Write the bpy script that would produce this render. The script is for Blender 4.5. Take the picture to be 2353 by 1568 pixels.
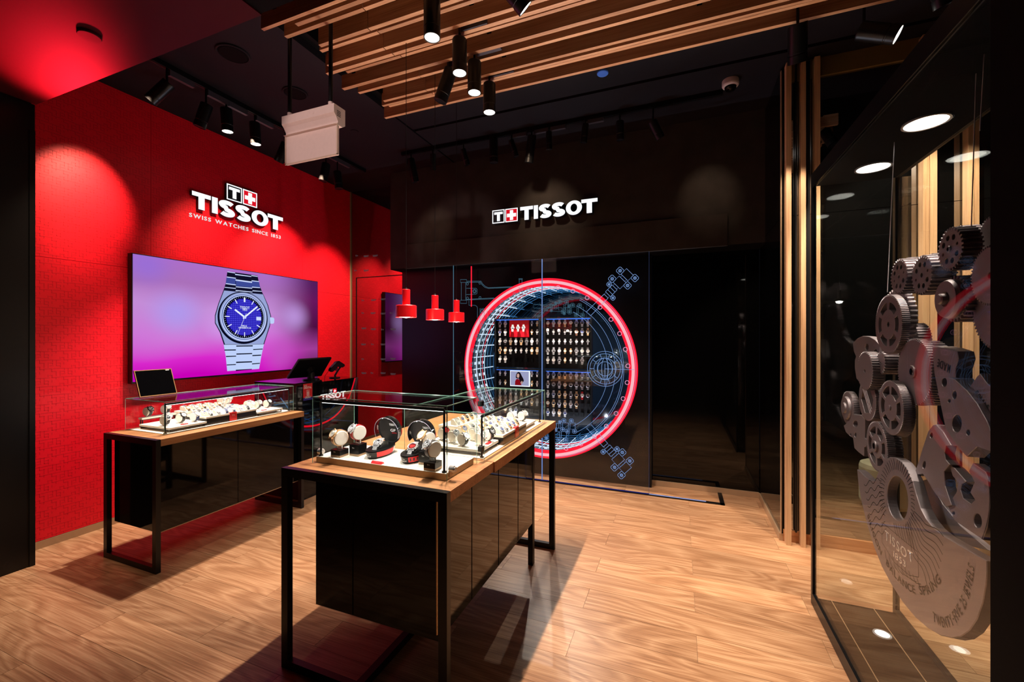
import bpy, math, random
from mathutils import Matrix, Vector
random.seed(7)
SC = bpy.context.scene
for o in list(bpy.data.objects): bpy.data.objects.remove(o)
COL = SC.collection
PI = math.pi

# ------------------------------------------------------------------ camera, world, exposure
FPX, CX, HY, EYE = 969.0, 1176.5, 776.0, 1.6          # focal length in px of a 2353 px wide frame, horizon row, eye height
YAW = math.atan2(1561 - CX, FPX)
SA, CA = math.sin(YAW), math.cos(YAW)
cam = bpy.data.cameras.new('camera'); cam.sensor_width = 36; cam.lens = FPX / 2353 * 36
cam.shift_y = (HY - 784) / 2353; cam.clip_start = 0.02
camo = bpy.data.objects.new('camera', cam); COL.objects.link(camo)
camo.location = (0, 0, EYE); camo.rotation_euler = (PI / 2, 0, YAW); SC.camera = camo
w = bpy.data.worlds.new('world'); SC.world = w; w.use_nodes = True
w.node_tree.nodes['Background'].inputs[0].default_value = (0.010, 0.009, 0.012, 1)
w.node_tree.nodes['Background'].inputs[1].default_value = 0.2
vs = SC.view_settings; vs.view_transform = 'Standard'; vs.look = 'None'; vs.exposure = 0.0; vs.gamma = 1.0; vs.use_curve_mapping = False

def hx(r, g, b):
    f = lambda c: ((c / 255 + 0.055) / 1.055) ** 2.4 if c > 10.3 else c / 255 / 12.92
    return (f(r), f(g), f(b))
WARM = (1.0, 0.70, 0.47); PINK = (1.0, 0.80, 0.68); NEUT = (1.0, 0.86, 0.72); COOL = (0.75, 0.85, 1.0)
def spot(loc, tgt, power, color=WARM, angle=60, blend=0.4, radius=0.03, name='spot_light'):
    l = bpy.data.lights.new(name, 'SPOT'); l.energy = power; l.color = color
    l.spot_size = math.radians(angle); l.spot_blend = blend; l.shadow_soft_size = radius
    o = bpy.data.objects.new(name, l); COL.objects.link(o); o.location = loc
    d = Vector(tgt) - Vector(loc); o.rotation_euler = d.to_track_quat('-Z', 'Y').to_euler()
    return o
def area(loc, tgt, power, color, sx, sy, name='area_light', spread=180):
    l = bpy.data.lights.new(name, 'AREA'); l.energy = power; l.color = color; l.shape = 'RECTANGLE'; l.size = sx; l.size_y = sy
    l.spread = math.radians(spread)
    o = bpy.data.objects.new(name, l); COL.objects.link(o); o.location = loc
    d = Vector(tgt) - Vector(loc); o.rotation_euler = d.to_track_quat('-Z', 'Y').to_euler()
    return o

# ---- lights of the shop (lamps among the ceiling slats, on the tracks) and added spots
SLAT_LAMPS = [(-1.30, 2.05), (-1.31, 2.39), (-1.32, 2.62), (-1.33, 2.89)]
for i, (x, y) in enumerate(SLAT_LAMPS):
    spot((x, y, 3.27), (x + 0.62, y + 0.15, 0), 212, PINK, 90, 1.0, 0.016)
FLOOR_FILL = [((0.45, 3.1, 3.45), (0.60, 3.35, 0), 60, 40), ((-2.55, 2.7, 3.45), (-2.5, 2.75, 0), 70, 44), ((-1.9, 1.75, 3.45), (-3.3, 1.2, 0), 14, 34)]
for l, t, p, a in FLOOR_FILL: spot(l, t, p, PINK, a, 0.5, 0.03)  # extra spots without fixtures, added to brighten the floor
# wall washers on the red wall (heads of the left ceiling track)
spot((-3.72, 1.95, 3.45), (-4.5, 1.90, 2.74), 230, WARM, 42, 1.0, 0.03)
spot((-3.70, 2.75, 3.45), (-4.5, 3.05, 2.05), 200, WARM, 70, 1.0, 0.03)
spot((-3.70, 3.55, 3.45), (-4.5, 3.75, 2.05), 310, WARM, 66, 1.0, 0.03)
spot((-3.70, 4.25, 3.45), (-4.5, 4.55, 1.75), 260, WARM, 62, 1.0, 0.03)
spot((-3.60, 1.75, 3.4), (-4.5, 1.85, 0.75), 110, WARM, 56, 0.8, 0.03)
# red spot added in mid-air, standing in for the wall's bounce on the soffit
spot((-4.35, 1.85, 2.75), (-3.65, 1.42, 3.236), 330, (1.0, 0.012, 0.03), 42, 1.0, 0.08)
# unseen narrow spot, added in place of mall light on the hanging sign
spot((-1.7, -0.9, 3.0), (-2.1, 2.0, 2.86), 220, (1.0, 0.70, 0.65), 15, 0.6, 0.05)
for x, y, p in ((-1.85, 3.2, 95), (-0.9, 3.2, 105), (0.1, 3.2, 105)):  # uplights added in mid-air, standing in for bounced light under the slats
    spot((x, y, 1.35), (x, y - 0.8, 3.55), p, PINK, 62, 0.9, 0.12)
# fascia accents (heads of the rear ceiling track)
spot((-2.55, 3.78, 3.50), (-2.85, 4.53, 2.92), 14, WARM, 40, 1.0, 0.02)
spot((-1.42, 3.74, 3.50), (-1.40, 4.53, 2.93), 34, WARM, 60, 1.0, 0.02)
spot((0.22, 3.78, 3.50), (0.27, 4.53, 2.98), 15, WARM, 42, 1.0, 0.02)
# table spots (the two lit heads of the left track)
spot((-3.66, 2.46, 3.38), (-3.80, 2.34, 0.9), 420, PINK, 60, 0.5, 0.018)
spot((-3.60, 2.72, 3.38), (-3.74, 2.56, 0.9), 200, PINK, 58, 0.5, 0.018)
# vertical slats beside the display window
spot((0.55, 3.15, 3.3), (0.85, 3.8, 1.85), 130, (1.0, 0.80, 0.64), 70, 0.35, 0.02)
spot((1.20, 2.95, 3.3), (1.65, 3.75, 1.85), 260, (1.0, 0.80, 0.64), 76, 0.4, 0.02)
# ------------------------------------------------------------------ helpers
def ray(u, v):
    r = (u - CX) / FPX
    return Vector((-SA + CA * r, CA + SA * r, (HY - v) / FPX))
def P(u, v, X=None, Y=None, Z=None):
    """world point on the plane X / Y / Z = const seen at pixel (u, v) of the survey photograph"""
    d = ray(u, v)
    t = X / d.x if X is not None else Y / d.y if Y is not None else (Z - EYE) / d.z
    return Vector((t * d.x, t * d.y, EYE + t * d.z))
def frame(o, xd, yd):
    xd, yd = Vector(xd).normalized(), Vector(yd).normalized(); n = xd.cross(yd)
    M = Matrix.Identity(4)
    for i in range(3): M[i][0], M[i][1], M[i][2], M[i][3] = xd[i], yd[i], n[i], o[i]
    return M
def FRONT(o): return frame(o, (1, 0, 0), (0, 0, 1))      # faces -Y
def EAST(o): return frame(o, (0, 1, 0), (0, 0, 1))       # faces +X
def WEST(o): return frame(o, (0, -1, 0), (0, 0, 1))      # faces -X
def axis_M(o, d):                                         # local z along d
    d = Vector(d).normalized(); q = Vector((0, 0, 1)).rotation_difference(d)
    return Matrix.Translation(Vector(o)) @ q.to_matrix().to_4x4()

# ------------------------------------------------------------------ materials
MATS = {}
def nm(name):
    m = bpy.data.materials.new(name); m.use_nodes = True; nt = m.node_tree; nt.nodes.clear()
    out = nt.nodes.new('ShaderNodeOutputMaterial'); MATS[name] = m
    return m, nt, out
def pbr(name, col, rough=0.5, metal=0.0, spec=0.5, var=0.06, scale=40, bump=0.0, coat=0.0):
    m, nt, out = nm(name); N = nt.nodes; L = nt.links
    b = N.new('ShaderNodeBsdfPrincipled'); b.inputs['Roughness'].default_value = rough; b.inputs['Metallic'].default_value = metal
    b.inputs['Specular IOR Level'].default_value = spec; b.inputs['Coat Weight'].default_value = coat
    tc = N.new('ShaderNodeTexCoord'); no = N.new('ShaderNodeTexNoise'); no.inputs['Scale'].default_value = scale; no.inputs['Detail'].default_value = 4
    L.new(tc.outputs['Object'], no.inputs['Vector'])
    mx = N.new('ShaderNodeMix'); mx.data_type = 'RGBA'
    mx.inputs[6].default_value = (*[c * (1 - var) for c in col], 1); mx.inputs[7].default_value = (*[min(1, c * (1 + var)) for c in col], 1)
    L.new(no.outputs['Fac'], mx.inputs[0]); L.new(mx.outputs[2], b.inputs['Base Color'])
    if bump:
        bp = N.new('ShaderNodeBump'); bp.inputs['Strength'].default_value = bump; bp.inputs['Distance'].default_value = 0.002
        L.new(no.outputs['Fac'], bp.inputs['Height']); L.new(bp.outputs[0], b.inputs['Normal'])
    L.new(b.outputs[0], out.inputs[0]); return m
def emit(name, col, s=1.0):
    m, nt, out = nm(name); e = nt.nodes.new('ShaderNodeEmission'); e.inputs[0].default_value = (*col, 1); e.inputs[1].default_value = s
    nt.links.new(e.outputs[0], out.inputs[0]); return m
def schlick(nt, f0, p=5.0, top=1.0):
    N = nt.nodes; L = nt.links
    lw = N.new('ShaderNodeLayerWeight'); lw.inputs[0].default_value = 0.5
    pw = N.new('ShaderNodeMath'); pw.operation = 'POWER'; pw.inputs[1].default_value = p; L.new(lw.outputs['Facing'], pw.inputs[0])
    ma = N.new('ShaderNodeMath'); ma.operation = 'MULTIPLY_ADD'; ma.inputs[1].default_value = top - f0; ma.inputs[2].default_value = f0
    L.new(pw.outputs[0], ma.inputs[0]); return ma.outputs[0]
def glass(name, tint=(0.96, 0.98, 0.97), f0=0.018):
    m, nt, out = nm(name); N = nt.nodes; L = nt.links
    t = N.new('ShaderNodeBsdfTransparent'); t.inputs[0].default_value = (*tint, 1)
    g = N.new('ShaderNodeBsdfGlossy'); g.inputs['Roughness'].default_value = 0.0; g.inputs[0].default_value = (1, 1, 1, 1)
    x = N.new('ShaderNodeMixShader'); L.new(schlick(nt, f0, 5.0, 0.35), x.inputs[0]); L.new(t.outputs[0], x.inputs[1]); L.new(g.outputs[0], x.inputs[2])
    L.new(x.outputs[0], out.inputs[0]); return m
def gloss(name, base, f0, rough=0.03, tint=(1, 1, 1)):
    m, nt, out = nm(name); N = nt.nodes; L = nt.links
    d = N.new('ShaderNodeBsdfDiffuse'); d.inputs[0].default_value = (*base, 1)
    g = N.new('ShaderNodeBsdfGlossy'); g.inputs['Roughness'].default_value = rough; g.inputs[0].default_value = (*tint, 1)
    x = N.new('ShaderNodeMixShader'); L.new(schlick(nt, f0), x.inputs[0]); L.new(d.outputs[0], x.inputs[1]); L.new(g.outputs[0], x.inputs[2])
    L.new(x.outputs[0], out.inputs[0]); return m
def wood(name, c0, c1, c2, along='X', rough=0.4, ring=7.0, seed=0.0, scale=None, fig=0.28):
    m, nt, out = nm(name); N = nt.nodes; L = nt.links
    b = N.new('ShaderNodeBsdfPrincipled'); b.inputs['Roughness'].default_value = rough; b.inputs['Specular IOR Level'].default_value = 0.4
    tc = N.new('ShaderNodeTexCoord'); oi = N.new('ShaderNodeObjectInfo')
    off = N.new('ShaderNodeVectorMath'); off.operation = 'MULTIPLY_ADD'
    cmb = N.new('ShaderNodeCombineXYZ')
    for i in range(3): L.new(oi.outputs['Random'], cmb.inputs[i])
    off.inputs[1].default_value = (37.0, 53.0, 19.0); off.inputs[2].default_value = (seed, seed, seed)
    L.new(cmb.outputs[0], off.inputs[0])
    ad = N.new('ShaderNodeVectorMath'); ad.operation = 'ADD'; L.new(tc.outputs['Object'], ad.inputs[0]); L.new(off.outputs[0], ad.inputs[1])
    mp = N.new('ShaderNodeMapping'); sc = {'X': (0.7, 11, 11), 'Y': (11, 0.7, 11), 'Z': (11, 11, 0.7)}[along]; sc1 = scale or sc; mp.inputs['Scale'].default_value = sc1
    L.new(ad.outputs[0], mp.inputs['Vector'])
    n1 = N.new('ShaderNodeTexNoise'); n1.inputs['Scale'].default_value = 1.0; n1.inputs['Detail'].default_value = 0.6; n1.inputs['Distortion'].default_value = 0.7
    L.new(mp.outputs[0], n1.inputs['Vector'])
    ml = N.new('ShaderNodeMath'); ml.operation = 'MULTIPLY'; ml.inputs[1].default_value = ring; L.new(n1.outputs['Fac'], ml.inputs[0])
    fr = N.new('ShaderNodeMath'); fr.operation = 'PINGPONG'; fr.inputs[1].default_value = 1.0; L.new(ml.outputs[0], fr.inputs[0])
    mp2 = N.new('ShaderNodeMapping'); mp2.inputs['Scale'].default_value = tuple(s * q for s, q in zip(sc, {'X': (4, 14, 14), 'Y': (14, 4, 14), 'Z': (14, 14, 4)}[along])); L.new(ad.outputs[0], mp2.inputs['Vector'])
    n2 = N.new('ShaderNodeTexNoise'); n2.inputs['Scale'].default_value = 1.0; n2.inputs['Detail'].default_value = 5; n2.inputs['Roughness'].default_value = 0.65
    L.new(mp2.outputs[0], n2.inputs['Vector'])
    mixf = N.new('ShaderNodeMath'); mixf.operation = 'MULTIPLY_ADD'; mixf.inputs[1].default_value = 0.2
    s2 = N.new('ShaderNodeMath'); s2.operation = 'MULTIPLY'; s2.inputs[1].default_value = 0.92; L.new(n2.outputs['Fac'], s2.inputs[0])
    L.new(fr.outputs[0], mixf.inputs[0]); L.new(s2.outputs[0], mixf.inputs[2])
    cr = N.new('ShaderNodeValToRGB'); e = cr.color_ramp.elements; e[0].position = 0.2; e[0].color = (*c0, 1); e[1].position = 0.8; e[1].color = (*c2, 1)
    k = cr.color_ramp.elements.new(0.5); k.color = (*c1, 1); L.new(mixf.outputs[0], cr.inputs[0])
    rv = N.new('ShaderNodeMath'); rv.operation = 'MULTIPLY_ADD'; rv.inputs[1].default_value = 0.3; rv.inputs[2].default_value = 0.85; L.new(oi.outputs['Random'], rv.inputs[0])
    hs = N.new('ShaderNodeHueSaturation'); L.new(rv.outputs[0], hs.inputs['Value']); L.new(cr.outputs[0], hs.inputs['Color'])
    L.new(hs.outputs[0], b.inputs['Base Color'])
    bp = N.new('ShaderNodeBump'); bp.inputs['Strength'].default_value = 0.15; bp.inputs['Distance'].default_value = 0.001
    L.new(n2.outputs['Fac'], bp.inputs['Height']); L.new(bp.outputs[0], b.inputs['Normal'])
    L.new(b.outputs[0], out.inputs[0]); return m

FLOORW = wood('floor_wood', hx(104, 70, 45), hx(158, 115, 80), hx(196, 156, 117), 'X', 0.36, 16.0, 0.0, (1.0, 5.0, 5.0), 0.15)
GROUT = pbr('floor_grout', hx(150, 124, 100), 0.8)
OAK_Y = wood('oak_along_y', hx(120, 80, 46), hx(176, 124, 76), hx(200, 150, 98), 'Y', 0.45, 5, 3)
OAK_X = wood('oak_along_x', hx(120, 76, 42), hx(186, 126, 80), hx(206, 150, 100), 'X', 0.5, 5, 5)
SLATW = wood('slat_oak', hx(124, 84, 54), hx(176, 128, 92), hx(200, 156, 118), 'X', 0.5, 5, 5)
OAK_Z = wood('oak_along_z', hx(140, 102, 68), hx(190, 148, 108), hx(210, 172, 130), 'Z', 0.45, 5, 9)
DARKW = wood('dark_plinth_wood', hx(10, 6, 4), hx(20, 12, 7), hx(28, 17, 10), 'X', 0.3, 5, 2)
RED = pbr('red_lacquer', (0.72, 0.004, 0.016), 0.42, 0, 0.35, 0.03, 12)
REDLINE = pbr('red_groove', (0.52, 0.003, 0.012), 0.5, 0, 0.3, 0.03, 30)
BLACK = gloss('black_gloss', (0.002, 0.002, 0.0025), 0.025, 0.04)
BLACKM = pbr('black_metal', (0.004, 0.004, 0.0045), 0.35, 0.0, 0.3, 0.1)
MATT = pbr('black_matt_paint', (0.0022, 0.0022, 0.0026), 0.8, 0, 0.08, 0.1)
CEIL = pbr('ceiling_paint', (0.007, 0.0055, 0.0085), 0.75, 0, 0.2, 0.08, 3)
SOFFIT = pbr('soffit_red_glow', (0.05, 0.002, 0.0035), 0.6, 0, 0.15, 0.05, 3)  # red glow from the wall is put into the soffit's colour
CONC = pbr('dark_stucco', (0.030, 0.025, 0.022), 0.75, 0, 0.2, 0.5, 7, 0.5)
MIRROR = gloss('smoked_mirror', (0.003, 0.003, 0.003), 0.36, 0.0)
MIRROR2 = gloss('black_glass_wall', (0.0015, 0.0015, 0.0015), 0.022, 0.03)
GLASS = glass('clear_glass'); DOORG = glass('door_glass', (0.93, 0.95, 0.97), 0.022); VISOR = glass('visor_plastic', (0.75, 0.75, 0.8), 0.12)
GEDGE = pbr('glass_edge', hx(150, 205, 190), 0.15, 0, 0.6, 0.1)
CREAM = pbr('cream_leatherette', hx(246, 238, 226), 0.6, 0, 0.3, 0.03)
BRONZE = pbr('champagne_metal', hx(170, 140, 108), 0.35, 0.25, 0.5, 0.05)
STEEL = pbr('steel', (0.70, 0.70, 0.72), 0.25, 0.6, 0.5, 0.05)
GOLD = pbr('gold', (0.82, 0.55, 0.30), 0.28, 0.6, 0.5, 0.05)
GEARM = pbr('brushed_gear_metal', (0.30, 0.255, 0.27), 0.48, 0.75, 0.5, 0.12, 300, 0.1)
LEATHER = pbr('black_leather', (0.012, 0.011, 0.012), 0.5); BROWN = pbr('brown_leather', hx(96, 54, 30), 0.55); BLUEL = pbr('blue_leather', hx(30, 44, 96), 0.5); REDL = pbr('red_strap', hx(190, 20, 26), 0.5)
D_BLACK = pbr('black_dial', (0.008, 0.008, 0.01), 0.2); D_WHITE = pbr('white_dial', hx(230, 226, 216), 0.3); D_BLUE = pbr('blue_dial', hx(28, 46, 104), 0.2); D_SILV = pbr('silver_dial', hx(190, 186, 180), 0.25); D_RED = pbr('red_dial', hx(190, 30, 30), 0.3)
WHITE = pbr('white_paint', hx(240, 240, 240), 0.4); BEIGE = pbr('beige_plastic', hx(226, 208, 200), 0.45)
PRED = pbr('red_enamel', (0.78, 0.006, 0.012), 0.35); REDP = pbr('red_print', hx(214, 26, 34), 0.5); BLKP = pbr('black_print', (0.01, 0.01, 0.01), 0.5)
E_WHITE = emit('sign_white', (0.95, 0.97, 1.0), 1.15); E_RED = emit('sign_red', hx(228, 22, 40), 0.9); E_LAMP = emit('lamp_lens', (1, 0.93, 0.84), 9); E_LED = emit('led_strip', (0.9, 0.95, 1.0), 4)
E_NEON = emit('neon_core', (1.0, 0.48, 0.52), 1.15); E_NEONR = emit('neon_red', (1.0, 0.012, 0.035), 1.3); E_BLUE = emit('drawing_blue', hx(140, 178, 240), 0.75); E_ICE = emit('tunnel_white', (0.72, 0.86, 1.0), 1.1); E_TEAL = emit('tunnel_teal', hx(100, 150, 176), 0.5); E_BLUE2 = emit('tunnel_blue', hx(80, 150, 215), 0.6)
E_BLED = emit('blue_led', hx(60, 120, 255), 1.6); E_EDGE = emit('lit_glass_edge', hx(120, 150, 215), 0.75); E_EDGED = emit('dim_glass_edge', hx(70, 84, 130), 0.5); E_TRK = emit('track_blue', hx(20, 36, 150), 0.7); E_TRKW = emit('track_white', hx(170, 185, 250), 1.0); E_PRINTB = emit('backlit_blue', hx(90, 160, 220), 0.35); E_PRINTR = emit('backlit_red', hx(230, 14, 36), 0.9); E_DIM = emit('dim_blue', hx(30, 70, 130), 0.5)
LENS = pbr('dark_lens', (0.01, 0.01, 0.012), 0.08); BLUEPLATE = pbr('painted_disc', hx(60, 120, 230), 0.5); GRAYP = pbr('grey_plastic', hx(110, 100, 100), 0.45); GREYPLATE = pbr('track_adaptor_grey', hx(60, 56, 64), 0.35)

# ------------------------------------------------------------------ mesh builder
def rootloc(p):
    v = Vector((0, 0, 0))
    while p is not None: v += p.location; p = p.parent
    return v
class MB:
    def __init__(s): s.v = []; s.f = []; s.m = []; s.s = []
    def add(s, vs, fs, mat=0, M=None, smooth=False):
        b = len(s.v)
        s.v += [tuple(M @ Vector(q)) if M is not None else tuple(q) for q in vs]
        for f in fs: s.f.append([b + i for i in f]); s.m.append(mat); s.s.append(smooth)
        return s
    def box(s, a, b, mat=0, M=None):
        x0, y0, z0 = [min(i, j) for i, j in zip(a, b)]; x1, y1, z1 = [max(i, j) for i, j in zip(a, b)]
        return s.add([(x0, y0, z0), (x1, y0, z0), (x1, y1, z0), (x0, y1, z0), (x0, y0, z1), (x1, y0, z1), (x1, y1, z1), (x0, y1, z1)],
                     [(0, 3, 2, 1), (4, 5, 6, 7), (0, 1, 5, 4), (1, 2, 6, 5), (2, 3, 7, 6), (3, 0, 4, 7)], mat, M)
    def lathe(s, prof, n=24, mat=0, M=None, sx=1, sy=1, a0=0.0, a1=2 * PI, smooth=True):
        full = abs(a1 - a0 - 2 * PI) < 1e-6; k = n if full else n + 1
        for (r0, z0), (r1, z1) in zip(prof[:-1], prof[1:]):
            vs = []
            for r, z in ((r0, z0), (r1, z1)):
                for i in range(k):
                    a = a0 + (a1 - a0) * i / n; vs.append((r * math.cos(a) * sx, r * math.sin(a) * sy, z))
            fs = [(i, (i + 1) % k, k + (i + 1) % k, k + i) for i in range(n)]
            s.add(vs, fs, mat, M, smooth)
        return s
    def cyl(s, p0, p1, r0, r1=None, n=16, mat=0, M=None, cap=True):
        r1 = r0 if r1 is None else r1; p0 = Vector(p0); p1 = Vector(p1); A = axis_M(p0, p1 - p0); h = (p1 - p0).length
        if M is not None: A = M @ A
        prof = [(r0, 0), (r1, h)]
        if cap: prof = [(0, 0)] + prof + [(0, h)]
        return s.lathe(prof, n, mat, A)
    def prism(s, poly, z0, z1, mat=0, M=None):
        n = len(poly); ar = sum(poly[i][0] * poly[(i + 1) % n][1] - poly[(i + 1) % n][0] * poly[i][1] for i in range(n))
        if ar < 0: poly = poly[::-1]
        vs = [(x, y, z0) for x, y in poly] + [(x, y, z1) for x, y in poly]
        fs = [tuple(range(n))[::-1], tuple(range(n, 2 * n))] + [(i, (i + 1) % n, n + (i + 1) % n, n + i) for i in range(n)]
        return s.add(vs, fs, mat, M)
    def tube(s, pts, r, n=6, mat=0, closed=False, M=None):
        pts = [Vector(p) for p in pts]; k = len(pts); vs = []; up = None
        for i, p in enumerate(pts):
            a = pts[(i - 1) % k] if closed or i > 0 else p; b = pts[(i + 1) % k] if closed or i < k - 1 else p
            t = (b - a).normalized()
            ref = Vector((0, 0, 1)) if abs(t.z) < 0.95 else Vector((1, 0, 0))
            if up is not None and (up - t * up.dot(t)).length > 1e-4: ref = up
            x = (ref - t * ref.dot(t)).normalized(); y = t.cross(x); up = x
            vs += [p + (x * math.cos(2 * PI * j / n) + y * math.sin(2 * PI * j / n)) * r for j in range(n)]
        fs = []
        for i in range(k if closed else k - 1):
            for j in range(n):
                a = i * n + j; b = i * n + (j + 1) % n; c = ((i + 1) % k) * n
                fs.append((a, b, c + (j + 1) % n, c + j))
        if not closed: fs += [tuple(range(n))[::-1], tuple(range((k - 1) * n, k * n))]
        return s.add(vs, fs, mat, M, n > 4)
    def mesh(s, name, mats, off=None):
        me = bpy.data.meshes.new(name)
        vs = s.v if off is None else [(x - off[0], y - off[1], z - off[2]) for x, y, z in s.v]
        me.from_pydata(vs, [], s.f)
        for m in (mats if isinstance(mats, (list, tuple)) else [mats]): me.materials.append(m)
        me.polygons.foreach_set('material_index', s.m); me.polygons.foreach_set('use_smooth', s.s); me.update()
        return me
    def build(s, name, mats, parent=None, local=False, bevel=0.0):
        if parent is None:
            xs = [q[0] for q in s.v]; ys = [q[1] for q in s.v]; zs = [q[2] for q in s.v]
            off = Vector(((min(xs) + max(xs)) / 2, (min(ys) + max(ys)) / 2, min(zs)))
            o = bpy.data.objects.new(name, s.mesh(name, mats, off)); o.location = off
        else:
            o = bpy.data.objects.new(name, s.mesh(name, mats, None if local else rootloc(parent))); o.parent = parent
        COL.objects.link(o)
        if bevel:
            b = o.modifiers.new('bevel', 'BEVEL'); b.width = bevel; b.segments = 2; b.limit_method = 'ANGLE'
        return o
def tag(o, label=None, cat=None, group=None, kind=None):
    for k, v in (('label', label), ('category', cat), ('group', group), ('kind', kind)):
        if v: o[k] = v
    return o
def thing(name, label, cat, loc, group=None, rz=0.0):
    o = bpy.data.objects.new(name, None); COL.objects.link(o); o.location = loc; o.rotation_euler = (0, 0, rz); o.empty_display_size = 0.1
    return tag(o, label, cat, group)
def struct(name, loc=(0, 0, 0)):
    o = bpy.data.objects.new(name, None); COL.objects.link(o); o.location = loc; o['kind'] = 'structure'; return o
def boxo(name, a, b, mat, parent=None, bevel=0.0): return MB().box(a, b).build(name, mat, parent, bevel=bevel)
def copy_thing(r, loc, rz, label):
    c = r.copy(); COL.objects.link(c); c.location = loc; c.rotation_euler = (0, 0, rz); c['label'] = label
    for ch in list(r.children):
        d = ch.copy(); COL.objects.link(d); d.parent = c
        for g in list(ch.children):
            e = g.copy(); COL.objects.link(e); e.parent = d
    return c
def circ(cx, cy, r, n=20, ry=None): return [(cx + r * math.cos(2 * PI * i / n), cy + (ry or r) * math.sin(2 * PI * i / n)) for i in range(n)]
def curve_mesh(loops, t, bev=0.0):
    """flat plate (outline plus holes) of thickness t, centred on local z = 0"""
    cu = bpy.data.curves.new('c', 'CURVE'); cu.dimensions = '2D'; cu.fill_mode = 'BOTH'; cu.extrude = t / 2 - bev; cu.bevel_depth = bev; cu.bevel_resolution = 0
    for lp in loops:
        sp = cu.splines.new('POLY'); sp.points.add(len(lp) - 1); sp.use_cyclic_u = True
        for q, (x, y) in zip(sp.points, lp): q.co = (x, y, 0, 1)
    o = bpy.data.objects.new('c', cu); COL.objects.link(o)
    me = bpy.data.meshes.new_from_object(o.evaluated_get(bpy.context.evaluated_depsgraph_get()))
    bpy.data.objects.remove(o); bpy.data.curves.remove(cu); return me
def plate(name, loops, t, M, mat, parent, bev=0.0):
    me = curve_mesh(loops, t, bev); A = Matrix.Translation(-rootloc(parent)) @ M if parent is not None else M
    me.transform(A); me.polygons.foreach_set('use_smooth', [False] * len(me.polygons)); me.materials.clear(); me.materials.append(mat); me.name = name
    o = bpy.data.objects.new(name, me); COL.objects.link(o); o.parent = parent
    return o
TXT = {}
def text_mesh(s, bold=0.0, depth=0.0):
    key = (s, bold, depth)
    if key not in TXT:
        cu = bpy.data.curves.new('t', 'FONT'); cu.body = s; cu.size = 1; cu.offset = bold; cu.extrude = depth; cu.resolution_u = 3
        o = bpy.data.objects.new('t', cu); COL.objects.link(o)
        me = bpy.data.meshes.new_from_object(o.evaluated_get(bpy.context.evaluated_depsgraph_get()))
        bpy.data.objects.remove(o); bpy.data.curves.remove(cu)
        xs = [v.co.x for v in me.vertices]; ys = [v.co.y for v in me.vertices]
        TXT[key] = (me, min(xs), max(xs), min(ys), max(ys))
    return TXT[key]
def text(name, s, M, wd, ht, mat, parent, bold=0.02, thick=0.002, side=None):
    """lettering scaled to exactly wd x ht, lower-left corner at M's origin, front face at +thick"""
    me, x0, x1, y0, y1 = text_mesh(s, bold, 0.5 if thick > 0.0011 else 0.0)
    me = me.copy(); sx = wd / (x1 - x0); sy = ht / (y1 - y0)
    S = Matrix.Translation((-x0 * sx, -y0 * sy, thick / 2)) @ Matrix.Diagonal((sx, sy, thick, 1))
    me.transform(S)
    me.materials.clear(); me.materials.append(mat)
    if side is not None:
        me.materials.append(side)
        for p in me.polygons:
            if abs(p.normal.z) < 0.5 or p.center.z < thick * 0.5: p.material_index = 1
    me.transform(Matrix.Translation(-rootloc(parent)) @ M); me.name = name
    o = bpy.data.objects.new(name, me); COL.objects.link(o); o.parent = parent; return o
# ================================================================== THE ROOM
# ---- floor: a bed with planks 1.23 x 0.2045 m laid along X, every other row shifted by half
fl = struct('floor'); boxo('bed', (-5.2, -2.0, -0.06), (3.0, 5.9, -0.003), GROUT, fl)
PITCH = 0.2045; cache = {}
row = -23
while True:
    y0 = 3.2905 + row * PITCH
    if y0 > 4.9: break
    sh = -0.53 if row % 2 == 0 else 0.085
    k = -5
    while True:
        xa = sh + k * 1.23; xb = xa + 1.23; k += 1
        if xa > 2.6: break
        xa = max(xa, -4.5); xb = min(xb, 2.6)
        if xb - xa < 0.05: continue
        if y0 < 1.2 and (xa < -4.4): pass
        Lk = round(xb - xa, 3)
        if Lk not in cache: cache[Lk] = MB().box((0.0008, 0.0008, -0.003), (Lk - 0.0008, PITCH - 0.0008, 0.0)).mesh('plank', FLOORW)
        o = bpy.data.objects.new('plank', cache[Lk]); COL.objects.link(o); o.location = (xa, y0, 0); o.parent = fl
    row += 1
# ---- ceiling
ce = struct('ceiling')
boxo('ceiling_panel', (-4.6, 1.52, 3.74), (-2.57, 4.95, 3.86), CEIL, ce)
boxo('ceiling_panel', (-2.55, 3.20, 3.74), (2.7, 3.66, 3.86), CEIL, ce)
boxo('ceiling_panel', (-2.55, 3.70, 3.74), (2.7, 4.95, 3.86), CEIL, ce)
boxo('ceiling_recess', (-2.57, 1.52, 3.80), (2.7, 3.72, 3.88), MATT, ce)
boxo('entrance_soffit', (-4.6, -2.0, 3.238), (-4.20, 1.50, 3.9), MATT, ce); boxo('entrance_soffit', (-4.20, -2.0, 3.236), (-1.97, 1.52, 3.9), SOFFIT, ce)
boxo('entrance_soffit', (-1.97, -2.0, 3.245), (2.7, 1.52, 3.9), MATT, ce)
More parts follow.
